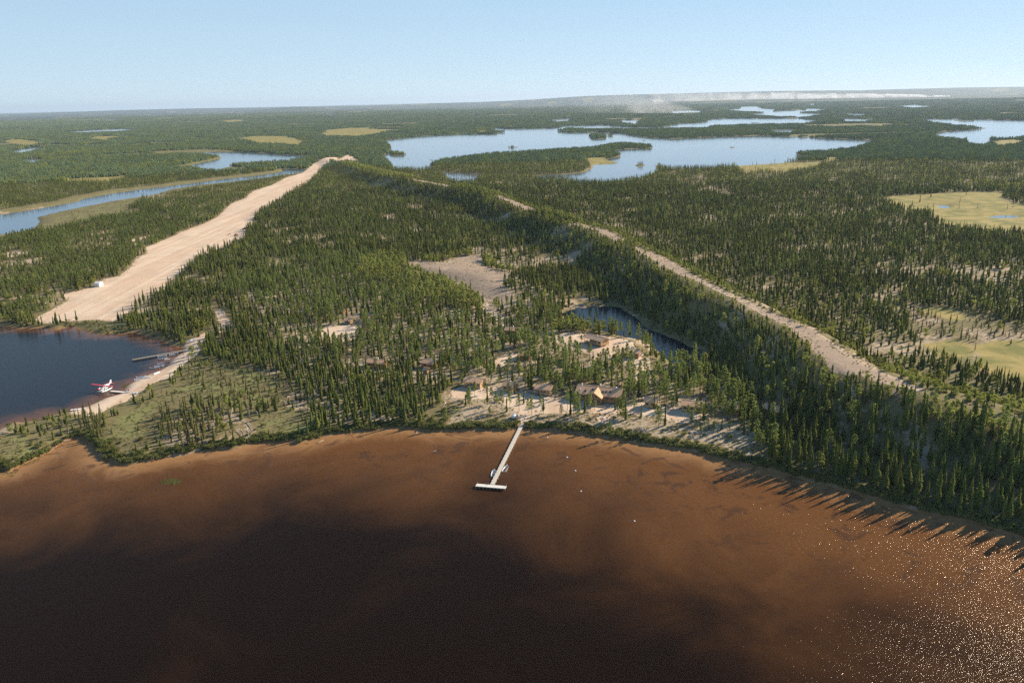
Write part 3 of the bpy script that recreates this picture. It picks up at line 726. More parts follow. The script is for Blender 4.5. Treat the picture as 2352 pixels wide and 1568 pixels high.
# ------------------------------------------------------------------ trees
def leaf_quads(rng, centres, n, size, squash=1.0):
    vs = []; fs = []
    for (cx, cy, cz, r) in centres:
        for k in range(n):
            d = rng.normal(size=3); d /= np.linalg.norm(d) + 1e-9
            rr = r * (.55 + .5 * rng.random())
            p = np.array([cx, cy, cz]) + d * rr * np.array([1, 1, squash])
            a = rng.normal(size=3); a /= np.linalg.norm(a)
            nrm = d * .8 + a * .7; nrm /= np.linalg.norm(nrm)
            t = np.cross(nrm, rng.normal(size=3)); t /= np.linalg.norm(t) + 1e-9; b = np.cross(nrm, t)
            s = size * (.6 + .8 * rng.random())
            o = len(vs)
            vs += [p + t * s, p + b * s * .8, p - t * s * .9, p - b * s * .7]; fs.append((o, o + 1, o + 2, o + 3))
    return vs, fs

def spruce_crown(seed, h=10.0, r=1.25, bare=.12, levels=17, per=7, sparse=0.0, top=.06):
    """whorls of drooping boughs round the stem, narrow spire"""
    rng = np.random.default_rng(seed); vs = []; fs = []
    for l in range(levels):
        t = l / (levels - 1)
        z = h * (bare + (1 - bare) * t ** .95)
        prof = (1 - t) ** .75 * (.75 + .25 * sin(t * 9 + seed)) + .08
        if t < .12: prof *= .75
        for k in range(per):
            if rng.random() < sparse: continue
            a = 2 * pi * (k + rng.random() * .8) / per + l * .9
            R_ = r * prof * (.65 + .6 * rng.random())
            w = .30 * R_ + .12
            dz = -.28 * R_ - .10 - .15 * rng.random()
            ca, sa = cos(a), sin(a)
            o = len(vs)
            z0 = z + .22 + .1 * rng.random()
            vs += [(0, 0, z0), (ca * R_ * .55 - sa * w, sa * R_ * .55 + ca * w, z + dz * .4), (ca * R_, sa * R_, z + dz), (ca * R_ * .55 + sa * w, sa * R_ * .55 - ca * w, z + dz * .4 - .12),
                   (ca * R_ * .5, sa * R_ * .5, z + dz * .4 - .5)]
            fs += [(o, o + 1, o + 2), (o, o + 2, o + 3), (o, o + 1, o + 4), (o + 1, o + 2, o + 4)]
    o = len(vs); n = 5
    vs += [(cos(2 * pi * k / n) * .09, sin(2 * pi * k / n) * .09, h * .97) for k in range(n)] + [(0, 0, h * (1 + top))]
    fs += [(o + k, o + (k + 1) % n, o + n) for k in range(n)]
    return vs, fs
def trunk_mb(h, r, seed=0, lean=0.0):
    m = MB(); rng = random.Random(seed)
    pts = [(lean * t * t * h + rng.uniform(-.04, .04) * t, rng.uniform(-.05, .05) * t, -.4 + t * (h + .4)) for t in (0, .35, .7, 1)]
    m.tube(pts, [r, r * .75, r * .45, r * .12], 6); return m
def pine_crown(seed, h=10.5, bare=.42):
    rng = np.random.default_rng(seed); cs = []; lim = MB()
    n = 15
    for k in range(n):
        t = k / (n - 1); z = h * (bare + (1 - bare) * t)
        rr = 1.95 * (1 - t * .66) * (.45 + .75 * rng.random())
        a = k * 2.4 + rng.random()
        cs.append((cos(a) * rr * .75, sin(a) * rr * .75, z, .78 * (1.15 - .45 * t)))
        lim.tube([(0, 0, z - .5), (cos(a) * rr * .6, sin(a) * rr * .6, z - .15)], [.05, .02], 4)
    cs.append((0, 0, h * .98, .45))
    v, f = leaf_quads(rng, cs, 22, .31, .75)
    lim.add(v, f); return lim
def birch_crown(seed, h=8.5, rx=1.9):
    rng = np.random.default_rng(seed); cs = []; lim = MB()
    for k in range(22):
        t = rng.random(); z = h * (.22 + .68 * t)
        rr = rx * (1 - abs(t - .38) ** 1.3 * 1.3) * rng.random() ** .6 * .8
        a = rng.random() * 2 * pi
        cs.append((cos(a) * rr, sin(a) * rr, z, .85 * (1.15 - .4 * t)))
    v, f = leaf_quads(rng, cs, 28, .29, .8)
    lim.add(v, f); return lim
def shrub_mb(seed, h=1.6, r=1.4):
    rng = np.random.default_rng(seed); cs = []
    for k in range(8):
        a = rng.random() * 2 * pi; rr = r * rng.random() ** .6 * .75
        cs.append((cos(a) * rr, sin(a) * rr, h * (.3 + .4 * rng.random()), .5 + .2 * rng.random()))
    m = MB(); v, f = leaf_quads(rng, cs, 26, .2, .8)
    m.add(v, f)
    for k in range(4): a = k * 1.7; m.tube([(0, 0, -.2), (cos(a) * r * .4, sin(a) * r * .4, h * .6)], [.04, .015], 4)
    return m

def joined(name, parts):
    """one mesh of several pieces with their materials"""
    vs = []; fs = []; mi = []; mats = []
    for mb, mat in parts:
        o = len(vs); vs += [tuple(v) for v in mb.v]; fs += [tuple(i + o for i in f) for f in mb.f]; mi += [len(mats)] * len(mb.f); mats.append(MT[mat])
    me = bpy.data.meshes.new(name); me.from_pydata(vs, [], fs); me.polygons.foreach_set('material_index', mi); me.update()
    for m in mats: me.materials.append(m)
    return me
def mbof(vf, smooth=False):
    m = MB(); m.add(vf[0], vf[1], smooth); return m

KINDS = {}   # kind -> list of (trunk mesh, crown mesh, joined mesh)
def reg(kind, items):
    L = []
    for k, (tm, cm, tmat, cmat) in enumerate(items):
        L.append((tm.mesh(kind + '_trunk', MT[tmat]), cm.mesh(kind + '_crown', MT[cmat]), joined(kind, [(tm, tmat), (cm, cmat)])))
    KINDS[kind] = L
reg('spruce', [(trunk_mb(9.6, .16, k), mbof(spruce_crown(k * 3 + 1, 10, [1.4, 1.7, 1.2, 1.95, 1.5, 1.1][k], [.08, .12, .1, .05, .22, .15][k], 19, 7, [.05, .1, .1, .05, .25, .3][k])), 'bark', 'spruce') for k in range(6)])
reg('pine', [(trunk_mb(10, .15, k + 20, [.01, -.01, .02, 0][k]), pine_crown(k + 40, 10.3, [.40, .5, .34, .45][k]), 'bark', 'pine') for k in range(4)])
reg('birch', [(trunk_mb(8, .12, k + 30, [.02, -.02, 0, .01][k]), birch_crown(k + 60, 8.5, [2.4, 2.8, 2.1, 2.5][k]), 'birchbark', 'birch') for k in range(4)])
reg('fenspruce', [(trunk_mb(9.6, .18, k + 70), mbof(spruce_crown(k * 5 + 90, 10, [1.15, 1.4, .95, 1.3][k], .12, 15, 6, [.25, .15, .4, .3][k])), 'bark', 'fenspruce') for k in range(4)])
SNAG = {'spruce': joined('dead_spruce', [(trunk_mb(9.6, .15, 501), 'deadwood'), (mbof(spruce_crown(501, 10, 1.0, .1, 15, 5, .45)), 'dry')]), 'fenspruce': joined('dead_bog_spruce', [(trunk_mb(9.6, .2, 502), 'deadwood'), (mbof(spruce_crown(502, 10, .8, .1, 13, 5, .5)), 'dry')])}
SHRUBS = [shrub_mb(k, [1.5, 1.9, 1.3, 1.7][k], [1.4, 1.6, 1.7, 1.2][k]) for k in range(4)]
SHRUB_ME = [m.mesh('shrub', MT['shrub']) for m in SHRUBS]
LOW = []
for k in range(6):
    c = mbof(spruce_crown(k * 7 + 200, 10, [1.5, 1.3, 1.7, 1.2, 1.6, 1.4][k], .06, 10, 6, .05))
    LOW.append(joined('low_spruce', [(c, 'spruce')]))
LOWB = []
for k in range(3):
    rng = np.random.default_rng(k + 300)
    cs = [(rng.normal() * .9, rng.normal() * .9, 8 * (.3 + .6 * rng.random()), 1.0) for q in range(8)]
    v, f = leaf_quads(rng, cs, 10, .55, .9)
    LOWB.append(joined('low_birch', [(mbof((v, f)), 'birch')]))
def clump(seed, size, n, hh, mat='hazedspruce', rad=1.6):
    rng = np.random.default_rng(seed); m = MB()
    for k in range(n):
        x = (rng.random() - .5) * size; y = (rng.random() - .5) * size; h = hh * (.65 + .6 * rng.random()); r = rad * (.7 + .5 * rng.random())
        a0 = rng.random() * 6
        base = [(x + cos(a0 + 2 * pi * q / 5) * r * (.7 + .6 * rng.random()), y + sin(a0 + 2 * pi * q / 5) * r * (.7 + .6 * rng.random()), .3 + rng.random()) for q in range(5)]
        midr = [(x + cos(a0 + .6 + 2 * pi * q / 5) * r * .55, y + sin(a0 + .6 + 2 * pi * q / 5) * r * .55, h * .5) for q in range(5)]
        vs = base + midr + [(x, y, h)]
        fs = [(q, (q + 1) % 5, 5 + q) for q in range(5)] + [((q + 1) % 5, 5 + (q + 1) % 5, 5 + q) for q in range(5)] + [(5 + q, 5 + (q + 1) % 5, 10) for q in range(5)]
        m.add(vs, fs)
    return joined('tree_clump', [(m, mat)])
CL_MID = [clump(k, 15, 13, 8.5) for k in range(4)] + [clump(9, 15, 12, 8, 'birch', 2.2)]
CL_FAR = [clump(20 + k, 46, 75, 8.5, 'hazedspruce', 2.6) for k in range(4)] + [clump(29, 46, 60, 8, 'birch', 3.2)]

# instancing
def gn_stuff(name, meshes, P, rot, scl, idx, label, cat=None):
    me = bpy.data.meshes.new(name)
    me.vertices.add(len(P)); me.vertices.foreach_set('co', np.ascontiguousarray(P, np.float32).ravel()); me.update()
    add_attr(me, 'rz', rot); add_attr(me, 'sc', scl[:, 0] if scl.ndim == 2 else scl); add_attr(me, 'scz', scl[:, 1] if scl.ndim == 2 else scl)
    a = me.attributes.new('vi', 'INT', 'POINT'); a.data.foreach_set('value', np.ascontiguousarray(idx, np.int32))
    o = link(name, me); tag(o, label, cat, None, 'stuff')
    ng = bpy.data.node_groups.new(name + '_gn', 'GeometryNodeTree')
    ng.interface.new_socket('Geometry', in_out='INPUT', socket_type='NodeSocketGeometry')
    ng.interface.new_socket('Geometry', in_out='OUTPUT', socket_type='NodeSocketGeometry')
    gi = ng.nodes.new('NodeGroupInput'); go = ng.nodes.new('NodeGroupOutput')
    jn = None
    g2i = ng.nodes.new('GeometryNodeGeometryToInstance')
    # several proto objects, joined as instances in order
    srcs = []
    for k, m in enumerate(meshes):
        po = bpy.data.objects.new(name + '_source', m); PROTO.append(po)
        oi = ng.nodes.new('GeometryNodeObjectInfo'); oi.inputs['Object'].default_value = po; oi.inputs['As Instance'].default_value = True
        srcs.append(oi)
    for oi in reversed(srcs): ng.links.new(oi.outputs['Geometry'], g2i.inputs[0]) if False else None
    j = ng.nodes.new('GeometryNodeJoinGeometry')
    for oi in reversed(srcs): ng.links.new(oi.outputs['Geometry'], j.inputs[0])
    ip = ng.nodes.new('GeometryNodeInstanceOnPoints')
    ip.inputs['Pick Instance'].default_value = True
    def na(nm, ty='FLOAT'):
        x = ng.nodes.new('GeometryNodeInputNamedAttribute'); x.data_type = ty; x.inputs[0].default_value = nm
        return x.outputs[0]
    ng.links.new(gi.outputs[0], ip.inputs['Points']); ng.links.new(j.outputs[0], ip.inputs['Instance'])
    ng.links.new(na('vi', 'INT'), ip.inputs['Instance Index'])
    cx = ng.nodes.new('ShaderNodeCombineXYZ'); ng.links.new(na('rz'), cx.inputs[2])
    er = ng.nodes.new('FunctionNodeEulerToRotation'); ng.links.new(cx.outputs[0], er.inputs[0]); ng.links.new(er.outputs[0], ip.inputs['Rotation'])
    cs = ng.nodes.new('ShaderNodeCombineXYZ'); s = na('sc'); ng.links.new(s, cs.inputs[0]); ng.links.new(s, cs.inputs[1]); ng.links.new(na('scz'), cs.inputs[2])
    ng.links.new(cs.outputs[0], ip.inputs['Scale']); ng.links.new(ip.outputs[0], go.inputs[0])
    md = o.modifiers.new('scatter', 'NODES'); md.node_group = ng
    return o
PROTO = []
# ------------------------------------------------------------------ cabins
def gp3(px, py, z=3.0, reg='ph'):
    x, y = rp(reg, [(px, py)])[0]
    a = hit([(x, y)])[0]
    return Vector((a[0], a[1], a[2]))
FOOT = []   # footprints kept free of trees: centre, radius
LAND = []   # landmarks used to tell trees apart
def gable_roof(L, D, hw, rise, ov=.6, th=.16):
    """two slopes, ridge along x"""
    m = MB(); s = rise / (D / 2)
    for sg in (-1, 1):
        ye = D / 2 + sg * (D / 2 + ov); ze = hw - ov * s
        yr = D / 2; zr = hw + rise
        x0, x1 = -ov, L + ov
        a = [(x0, ye, ze), (x1, ye, ze), (x1, yr, zr), (x0, yr, zr)]
        b = [(x, y, z + th) for x, y, z in a]
        m.add(a + b, [(0, 3, 2, 1), (4, 5, 6, 7), (0, 1, 5, 4), (1, 2, 6, 5), (2, 3, 7, 6), (3, 0, 4, 7)])
    return m
def walls(x0, x1, y0, y1, hw, rise, z0=0.0, gab=True):
    m = MB(); ym = (y0 + y1) / 2
    v = [(x0, y0, z0), (x1, y0, z0), (x1, y1, z0), (x0, y1, z0), (x0, y0, hw), (x1, y0, hw), (x1, y1, hw), (x0, y1, hw), (x0, ym, hw + rise), (x1, ym, hw + rise)]
    f = [(0, 1, 5, 4), (2, 3, 7, 6), (1, 2, 6, 9, 5), (3, 0, 4, 8, 7), (0, 3, 2, 1), (4, 5, 9, 8), (6, 7, 8, 9)]
    return m.add(v, f)
def window(parent, x, z, w, h, face='front', y=0.0, X=0.0):
    f = MB(); p = MB(); t = .09
    if face == 'front':
        y -= .05
        f.box((x, y, z + h / 2), (w + .2, t, .12)); f.box((x, y, z - h / 2), (w + .26, t + .06, .12))
        for s in (-1, 1): f.box((x + s * w / 2, y, z), (.12, t - .01, h - .13))
        f.box((x, y + .005, z), (.07, t - .03, h - .13))
        p.box((x, y + .025, z), (w - .12, .03, h - .13))
    else:
        X += .05
        f.box((X, x, z + h / 2), (t, w + .2, .12)); f.box((X, x, z - h / 2), (t + .06, w + .26, .12))
        for s in (-1, 1): f.box((X, x + s * w / 2, z), (t - .01, .12, h - .13))
        p.box((X - .025, x, z), (.03, w - .12, h - .13))
    fo = f.build('window', 'trim', parent); p.build('pane', 'glass', fo)
    return fo
def cabin(pl, pr, depth, label, hw=3.0, rise=1.3, floor=.5, porch=0.0, name='log_cabin', wall='logpale', roof='shingle', nwin=3, chim=True, near='a log cabin', length=None, group=None):
    a = gp3(*pl); b = gp3(*pr)
    d = b - a; L = length or math.hypot(d.x, d.y); hd = atan2(d.y, d.x)
    base = min(a.z, b.z) - .1
    root = empty(name, (a.x, a.y, base), hd)
    tag(root, label, 'cabin' if name != 'shed' else 'shed', group)
    H0 = floor + hw
    px = L * porch
    f = MB(); f.box((L / 2, depth / 2, floor - .1), (L + .1, depth + .1, .2))
    if floor > .3:
        k = max(2, int(L / 2.5))
        for i in range(k + 1):
            for y in (.2, depth - .2): f2 = MB(); f2.box((i * L / k * .97 + .15, y, floor / 2 - .4), (.22, .22, floor + .4)); f2.build('foundation_post', 'post', root)
    f.build('floor_deck', 'post', root)
    walls(px, L, 0, depth, H0, rise, floor + .003).build('wall', wall, root)
    rf = gable_roof(L, depth, H0 + .02, rise).build('roof', roof, root)
    rc = MB(); rc.box((L / 2, depth / 2, H0 + rise + .20), (L + 1.22, .28, .07)); rc.build('ridge_cap', 'trim', rf)
    s = rise / (depth / 2); ln = math.hypot(depth / 2 + .6, (depth / 2 + .6) * s)
    for xx in (-.63, L + .63):
        for sg in (-1, 1):
            yy = depth / 2 + sg * (depth / 2 + .6) / 2; zz = H0 + rise - (depth / 2 + .6) * s / 2 + .06
            fb = MB(); fb.box((xx, yy, zz), (.06, ln, .22), rx=-sg * math.atan(s)); fb.build('barge_board', 'trim', rf)
    if chim:
        c = MB(); cx = L * .62; c.tube([(cx, depth * .35, H0 + rise * .5), (cx, depth * .35, H0 + rise + 1.0)], .14, 8); c.tube([(cx, depth * .35, H0 + rise + 1.0), (cx, depth * .35, H0 + rise + 1.2)], [.24, .2], 8)
        c.build('chimney', 'metal', rf)
    inner = L - px
    for k in range(nwin):
        window(root, px + inner * (k + .5) / nwin, floor + hw * .56, min(1.7, inner / nwin * .62), 1.15)
    if nwin >= 3 or porch:
        dm = MB(); dm.box((px + inner * .5 / nwin + inner / nwin * .5, -.06, floor + 1.0), (.9, .08, 1.95)); do = dm.build('door', 'post', root)
        hn = MB(); hn.box((px + inner / nwin + .32, -.12, floor + 1.0), (.05, .05, .14)); hn.build('handle', 'metal', do)
    for q, zz in ((.32, floor + hw * .55), (.70, floor + hw * .62)):
        window(root, depth * q, zz, .8, .8, 'side', X=L)
    if porch:
        for xx in (.15, px * .5, px - .1):
            for yy in (.1, depth - .1): pm = MB(); pm.box((xx, yy, floor + hw / 2), (.16, .16, hw - .02)); pm.build('porch_post', 'trim', root)
        rl = MB(); rl.box((px / 2, .08, floor + .95), (px - .2, .08, .1)); rl.box((px / 2, .08, floor + .5), (px - .2, .05, .08)); rl.box((.1, depth / 2, floor + .95), (.08, depth - .4, .1)); rl.build('railing', 'trim', root)
    sx = px + inner / max(nwin, 1)
    for k in range(2): st = MB(); st.box((sx, -.35 - .3 * k, floor - .15 - .18 * k), (1.2, .3, .08)); st.build('step', 'post', root)
    c = Vector((a.x + cos(hd) * L / 2 - sin(hd) * depth / 2, a.y + sin(hd) * L / 2 + cos(hd) * depth / 2))
    FOOT.append((c.x, c.y, max(L, depth) * .5 + 1.2)); FOOT.append((a.x + cos(hd) * L * .25 - sin(hd) * depth / 2, a.y + sin(hd) * L * .25 + cos(hd) * depth / 2, depth * .6 + .8)); FOOT.append((a.x + cos(hd) * L * .75 - sin(hd) * depth / 2, a.y + sin(hd) * L * .75 + cos(hd) * depth / 2, depth * .6 + .8))
    LAND.append((near, c.x, c.y))
    return root, L, hd, base

# the lodge
lod, L, hd, base = cabin((2304, 1598), (2477, 1616), 11.5, 'long log lodge with skylights and a steep cross gable, largest building at the shore', 3.3, 2.5, .6, 0, 'log_lodge', 'log', 'shingle', 9, False, 'the long lodge with skylights')
lod['category'] = 'lodge'
hw, rise, D = 3.9, 2.5, 11.5
def on_roof(x, y): return hw + .2 + rise * (1 - abs(y - D / 2) / (D / 2))
rf = [o for o in COL.objects if o.parent == lod and o.name.startswith('roof')][0]
gx = L * .46; gw = 3.6; gp_ = 3.4; gh = 2.3
g = MB(); v = []
ridge_y = D / 2
for sg in (-1, 1):
    yf = -gp_ - .8
    a = [(gx, yf, hw + gh), (gx + sg * (gw + .5), yf, hw - .5), (gx + sg * (gw + .5), D * .05, hw - .5), (gx, D * .48, hw + gh)]
    b = [(x, y, z + .2) for x, y, z in a]
    fc = [(0, 1, 2, 3), (7, 6, 5, 4), (0, 4, 5, 1), (1, 5, 6, 2), (2, 6, 7, 3), (3, 7, 4, 0)]
    g.add(a + b, fc)
g.build('gable_roof', 'shingle', lod)
w = MB(); z0 = .6
w.add([(gx - gw, -gp_, z0), (gx + gw, -gp_, z0), (gx + gw, -.02, z0), (gx - gw, -.02, z0), (gx - gw, -gp_, hw - .3), (gx + gw, -gp_, hw - .3), (gx + gw, -.02, hw - .3), (gx - gw, -.02, hw - .3), (gx, -gp_, hw + gh - .15), (gx, -.02, hw + gh - .15)],
      [(0, 1, 5, 8, 4), (1, 2, 6, 5), (2, 3, 7, 9, 6), (3, 0, 4, 7), (4, 8, 9, 7), (5, 6, 9, 8)])
w.build('gable_wall', 'log', lod)
for k in range(3): window(lod, gx - gw * .62 + k * gw * .62, z0 + 1.5, 1.7, 1.9, y=-gp_)
for k in (-.5, .5): window(lod, gx + k * 1.8, z0 + 3.6, 1.4, 1.2, y=-gp_)
dk = MB(); dk.box((gx + 1, -gp_ - 1.6, .45), (gw * 2 + 4, 3, .14)); dk.build('deck', 'post', lod)
for sx_, sy_ in ((.36, .24), (.20, .12), (.60, .16), (.68, .18), (.765, .2)):
    x = L * sx_; y = D * (sy_ + .02); z = on_roof(x, y); sk = MB(); sk.box((x, y, z + .08), (1.0, 1.3, .22), rx=math.atan(rise / (D / 2))); so_ = sk.build('skylight', 'black', lod)
    sp = MB(); sp.box((x, y - .06, z + .20), (.82, 1.1, .03), rx=math.atan(rise / (D / 2))); sp.build('pane', 'glass', so_)
for x, y, hh in ((L * .10, D * .27, 2.4), (L * .09, D * .1, 1.3), (L * .88, D * .38, 1.2), (L * .5, D * .54, .9)):
    c = MB(); z = on_roof(x, y); c.tube([(x, y, z - .3), (x, y, z + hh)], .26, 10); c.tube([(x, y, z + hh), (x, y, z + hh + .3)], [.42, .36], 10); c.build('chimney', 'metal', rf)

CAB = [
 ((1856, 1548), (1921, 1556), 7.5, 'log cabin with a sunlit pale gable, nearest the dense spruce left of the camp', dict(porch=.34, near='the leftmost shore cabin', wall='logpale')),
 ((2012, 1563), (2048, 1571), 6.5, 'small log cabin with firewood stacked at its end, second from the left along the shore', dict(near='the small cabin beside the woodpile', nwin=2)),
 ((2142, 1577), (2200, 1584), 7.0, 'log cabin standing just left of the long lodge', dict(near='the cabin just left of the lodge', porch=.3)),
 ((2337, 1371), (2404, 1390), 7.5, 'log cabin on stilts on the bare sandy rise, between the trees and the pond', dict(porch=.34, floor=1.1, wall='logpale', roof='shinglegrey', near='the cabin on the sandy rise')),
 ((2488, 1430), (2554, 1435), 7.0, 'reddish log cabin near the pond bank, right of the cabin on the sandy rise', dict(wall='log', near='the reddish cabin by the pond', roof='shingle')),
 ((2079, 1441), (2117, 1442), 6.5, 'log cabin among the pines behind the row of shore cabins', dict(wall='log', nwin=2, near='the cabin among the pines')),
 ((2578, 1629), (2620, 1634), 6.0, 'small log cabin half hidden by pines just right of the long lodge', dict(nwin=2, near='the small cabin right of the lodge')),
 ((2726, 1645), (2806, 1653), 7.0, 'log cabin beside the open sandy yard right of the lodge', dict(nwin=3, near='the cabin by the sandy yard')),
 ((2905, 1654), (2955, 1663), 6.5, 'dark log cabin with a striped tree shadow on its roof, second from the right end', dict(wall='log', near='the second cabin from the right')),
 ((3048, 1655), (3130, 1672), 6.5, 'log cabin at the foot of the wooded ridge, rightmost of all cabins', dict(wall='log', near='the rightmost cabin')),
 ((2020, 1340), (2068, 1343), 6.0, 'log cabin nearly hidden by trees below the sandy clearing', dict(wall='log', nwin=2, near='the cabin below the clearing')),
 ((1466, 1470), (1530, 1477), 7.0, 'dark log building deep in the left part of the camp', dict(wall='log', near='the dark building in the left camp')),
 ((1688, 1472), (1736, 1477), 6.5, 'log cabin with a tarpaulin yard halfway between the left camp and the shore cabins', dict(wall='log', nwin=2, near='the cabin halfway to the camp')),
]
for a, b, dp, lb, kw in CAB:
    cabin(a, b, dp, lb, **kw)
SHED = [((1358, 1252), (1374, 1254.5), 4.5, 'small red brown shed with a satellite dish, farthest back in the left camp', 'log'),
        ((1378, 1293), (1402, 1296), 5.0, 'small square hut with a hipped look pale roof in the left camp yard', 'logpale'),
        ((1254, 1289), (1263, 1290), 3.0, 'tiny orange shed at the left edge of the camp yard', 'log'),
        ((1395, 1478), (1404, 1479), 2.6, 'tiny orange outhouse in the dense spruce of the left camp', 'log'),
        ((1695, 1494), (1706, 1495), 2.8, 'tiny outhouse in front of the halfway cabin', 'log'),
        ((1268, 1444), (1284, 1446), 4.0, 'low shed with a yellow tarpaulin at the left end of the camp', 'log'),
        ((1535, 1320), (1548, 1321), 4.0, 'small dark shed hidden in the middle of the left camp', 'log')]
for a, b, dp, lb, w_ in SHED:
    cabin(a, b, dp, lb, hw=2.3, rise=.9, floor=.15, name='shed', wall=w_, nwin=1, chim=False, near='a small camp shed')
# the white hut by the runway
a = gp3(379, 1147); hut = empty('white_hut', (a.x, a.y, a.z - .1), R(-8)); tag(hut, 'white metal hut standing at the left edge of the runway', 'hut')
walls(0, 4.6, 0, 5.2, 3.4, .8).build('wall', 'white', hut); rfh = gable_roof(4.6, 5.2, 3.42, .8, .2, .1).build('roof', 'white', hut)
d_ = MB(); d_.box((2.3, -.04, 1.2), (1.6, .06, 2.3)); d_.build('door', 'cream', hut)
FOOT.append((a.x + 2, a.y + 3, 4)); LAND.append(('the white hut by the runway', a.x + 2, a.y + 2))

# ------------------------------------------------------------------ docks
p0 = Vector(bp(*rp('ph', [(2089, 1695)])[0], .9)); p1 = Vector(bp(*rp('ph', [(1969, 1936)])[0], .9))
def dock(p0, p1, w, label, cat, mat, zt=.9, post='post', pw=.2, gaps=3.0, side_posts=True, name='dock'):
    d = p1 - p0; L = d.length; hd = atan2(d.y, d.x)
    root = empty(name, (p0.x, p0.y, 0), hd); tag(root, label, cat)
    n = max(1, int(L / gaps)); 
    dk = MB()
    nb = int(L / .3)
    rnd = random.Random(5)
    for k in range(nb):
        dk.box(((k + .5) * L / nb, rnd.uniform(-.04, .04), zt - .05), (L / nb - .035, w + rnd.uniform(-.1, .1), .07))
    dk.build('deck', mat, root)
    for s in (-1, 1): bm = MB(); bm.box((L / 2, s * (w / 2 - .15), zt - .20), (L, .14, .2)); bm.build('beam', 'post', root)
    for k in range(n + 1):
        for s in (-1, 1):
            pm = MB(); pm.box((k * L / n * .99 + .1, s * (w / 2 + .08), zt / 2 - .7), (pw, pw, zt + 1.5)); pm.build('post', post, root)
    return root, L, hd
main_dock, DL, dh = dock(p0, p1, 1.75, 'long narrow plank dock reaching out into the brown lake', 'dock', 'deck', .9, 'cream', .2, 3.0)
q0 = Vector(bp(*rp('ph', [(1905, 1937)])[0], .95)); q1 = Vector(bp(*rp('ph', [(2025, 1947)])[0], .95))
d = q1 - q0; TL = d.length; th = atan2(d.y, d.x)
# the pale cross piece at the end of the long dock
c0 = Vector((p0.x, p0.y)); ax = Vector((cos(dh), sin(dh)))
fm = MB(); mid_ = (q0 + q1) / 2 - Vector((sin(th) * -1, cos(th))) * .3
loc = Matrix.Rotation(-dh, 2) @ (mid_ - c0)
for k in range(26):
    off = (k - 12.5) * TL / 26
    cxy = Matrix.Rotation(-dh, 2) @ (mid_ + Vector((cos(th), sin(th))) * off - c0)
    fm.box((cxy.x, cxy.y, .92), (TL / 26 - .05, 2.3, .12), rz=th - dh)
fm.build('end_platform', 'whitewood', main_dock)
for s in (-1, 1):
    bm_ = MB(); cxy = loc + Matrix.Rotation(-dh, 2) @ (Vector((-sin(th), cos(th))) * s * .95)
    bm_.box((cxy.x, cxy.y, .76), (TL - .1, .16, .2), rz=th - dh); bm_.build('platform_beam', 'post', main_dock)
for k in range(9):
    for s in (-1, 1):
        cxy = loc + Matrix.Rotation(-dh, 2) @ (Vector((cos(th), sin(th))) * (k - 4) * TL / 8.3 + Vector((-sin(th), cos(th))) * s * 1.2)
        tall = .9 if (k in (0, 3, 8) and s > 0) else 0
        pm = MB(); pm.tube([(cxy.x, cxy.y, -1.2), (cxy.x, cxy.y, .85 + tall)], .1, 7); pm.build('post', 'post', main_dock)
LAND.append(('the shore end of the long dock', p0.x, p0.y))

# left dock in the bay
a = Vector(bp(*rp('ph', [(529.5, 1439)])[0], .7)); b = Vector(bp(*rp('ph', [(745, 1399)])[0], .9))
d2, L2, h2 = dock(b, a, 2.2, 'long weathered grey dock in the dark bay beside the moored boats', 'dock', 'deckdark', .85, 'post', .2, 3.5)
# seaplane dock
a = Vector(bp(*rp('ph', [(341 + 800 / 7.84, 1480 + 650 / 7.84)])[0], .7)); b = Vector(bp(*rp('ph', [(340 + 1230 / 7.84, 1480 + 685 / 7.84)])[0], .7))
dock(b, a, 1.6, 'short pale dock between the beach and the seaplane', 'dock', 'whitewood', .7, 'post', .18, 3.0)
# small dock near the spit with a raised white ramp
a = Vector(bp(*rp('r4', [(590, 890)])[0], .8)); b = Vector(bp(*rp('r4', [(475, 905)])[0], .8))
dock(a, b, 1.9, 'small bent white landing stage on the beach near the grassy spit', 'dock', 'whitewood', .8, 'post', .2, 3.0)

# ------------------------------------------------------------------ boats
def hull_secs(L, W_, hgt, inner=True, bowrise=.35):
    secs = []
    N_ = 11
    for i in range(N_):
        t = i / (N_ - 1)
        x = -L / 2 + L * t
        w = W_ / 2 * (1 if t < .45 else max(.03, 1 - ((t - .45) / .55) ** 2.2))
        w *= .92 + .08 * min(1, t * 4)
        zt = hgt + bowrise * max(0, t - .35) ** 2 * 1.6
        zb = .12 * max(0, (t - .7) / .3) ** 2 * 3 * hgt
        th = min(.05, w * .5); zi = min(zb + .16, zt - .03)
        pr = [(x, w, zt), (x, w * .86, zb + .18 * (zt - zb)), (x, w * .35, zb + .02), (x, 0, zb - .03), (x, -w * .35, zb + .02), (x, -w * .86, zb + .18 * (zt - zb)), (x, -w, zt),
              (x, -w + th, zt), (x, -(w - th) * .8, zi), (x, 0, zi), (x, (w - th) * .8, zi), (x, w - th, zt)]
        secs.append(pr)
    return secs
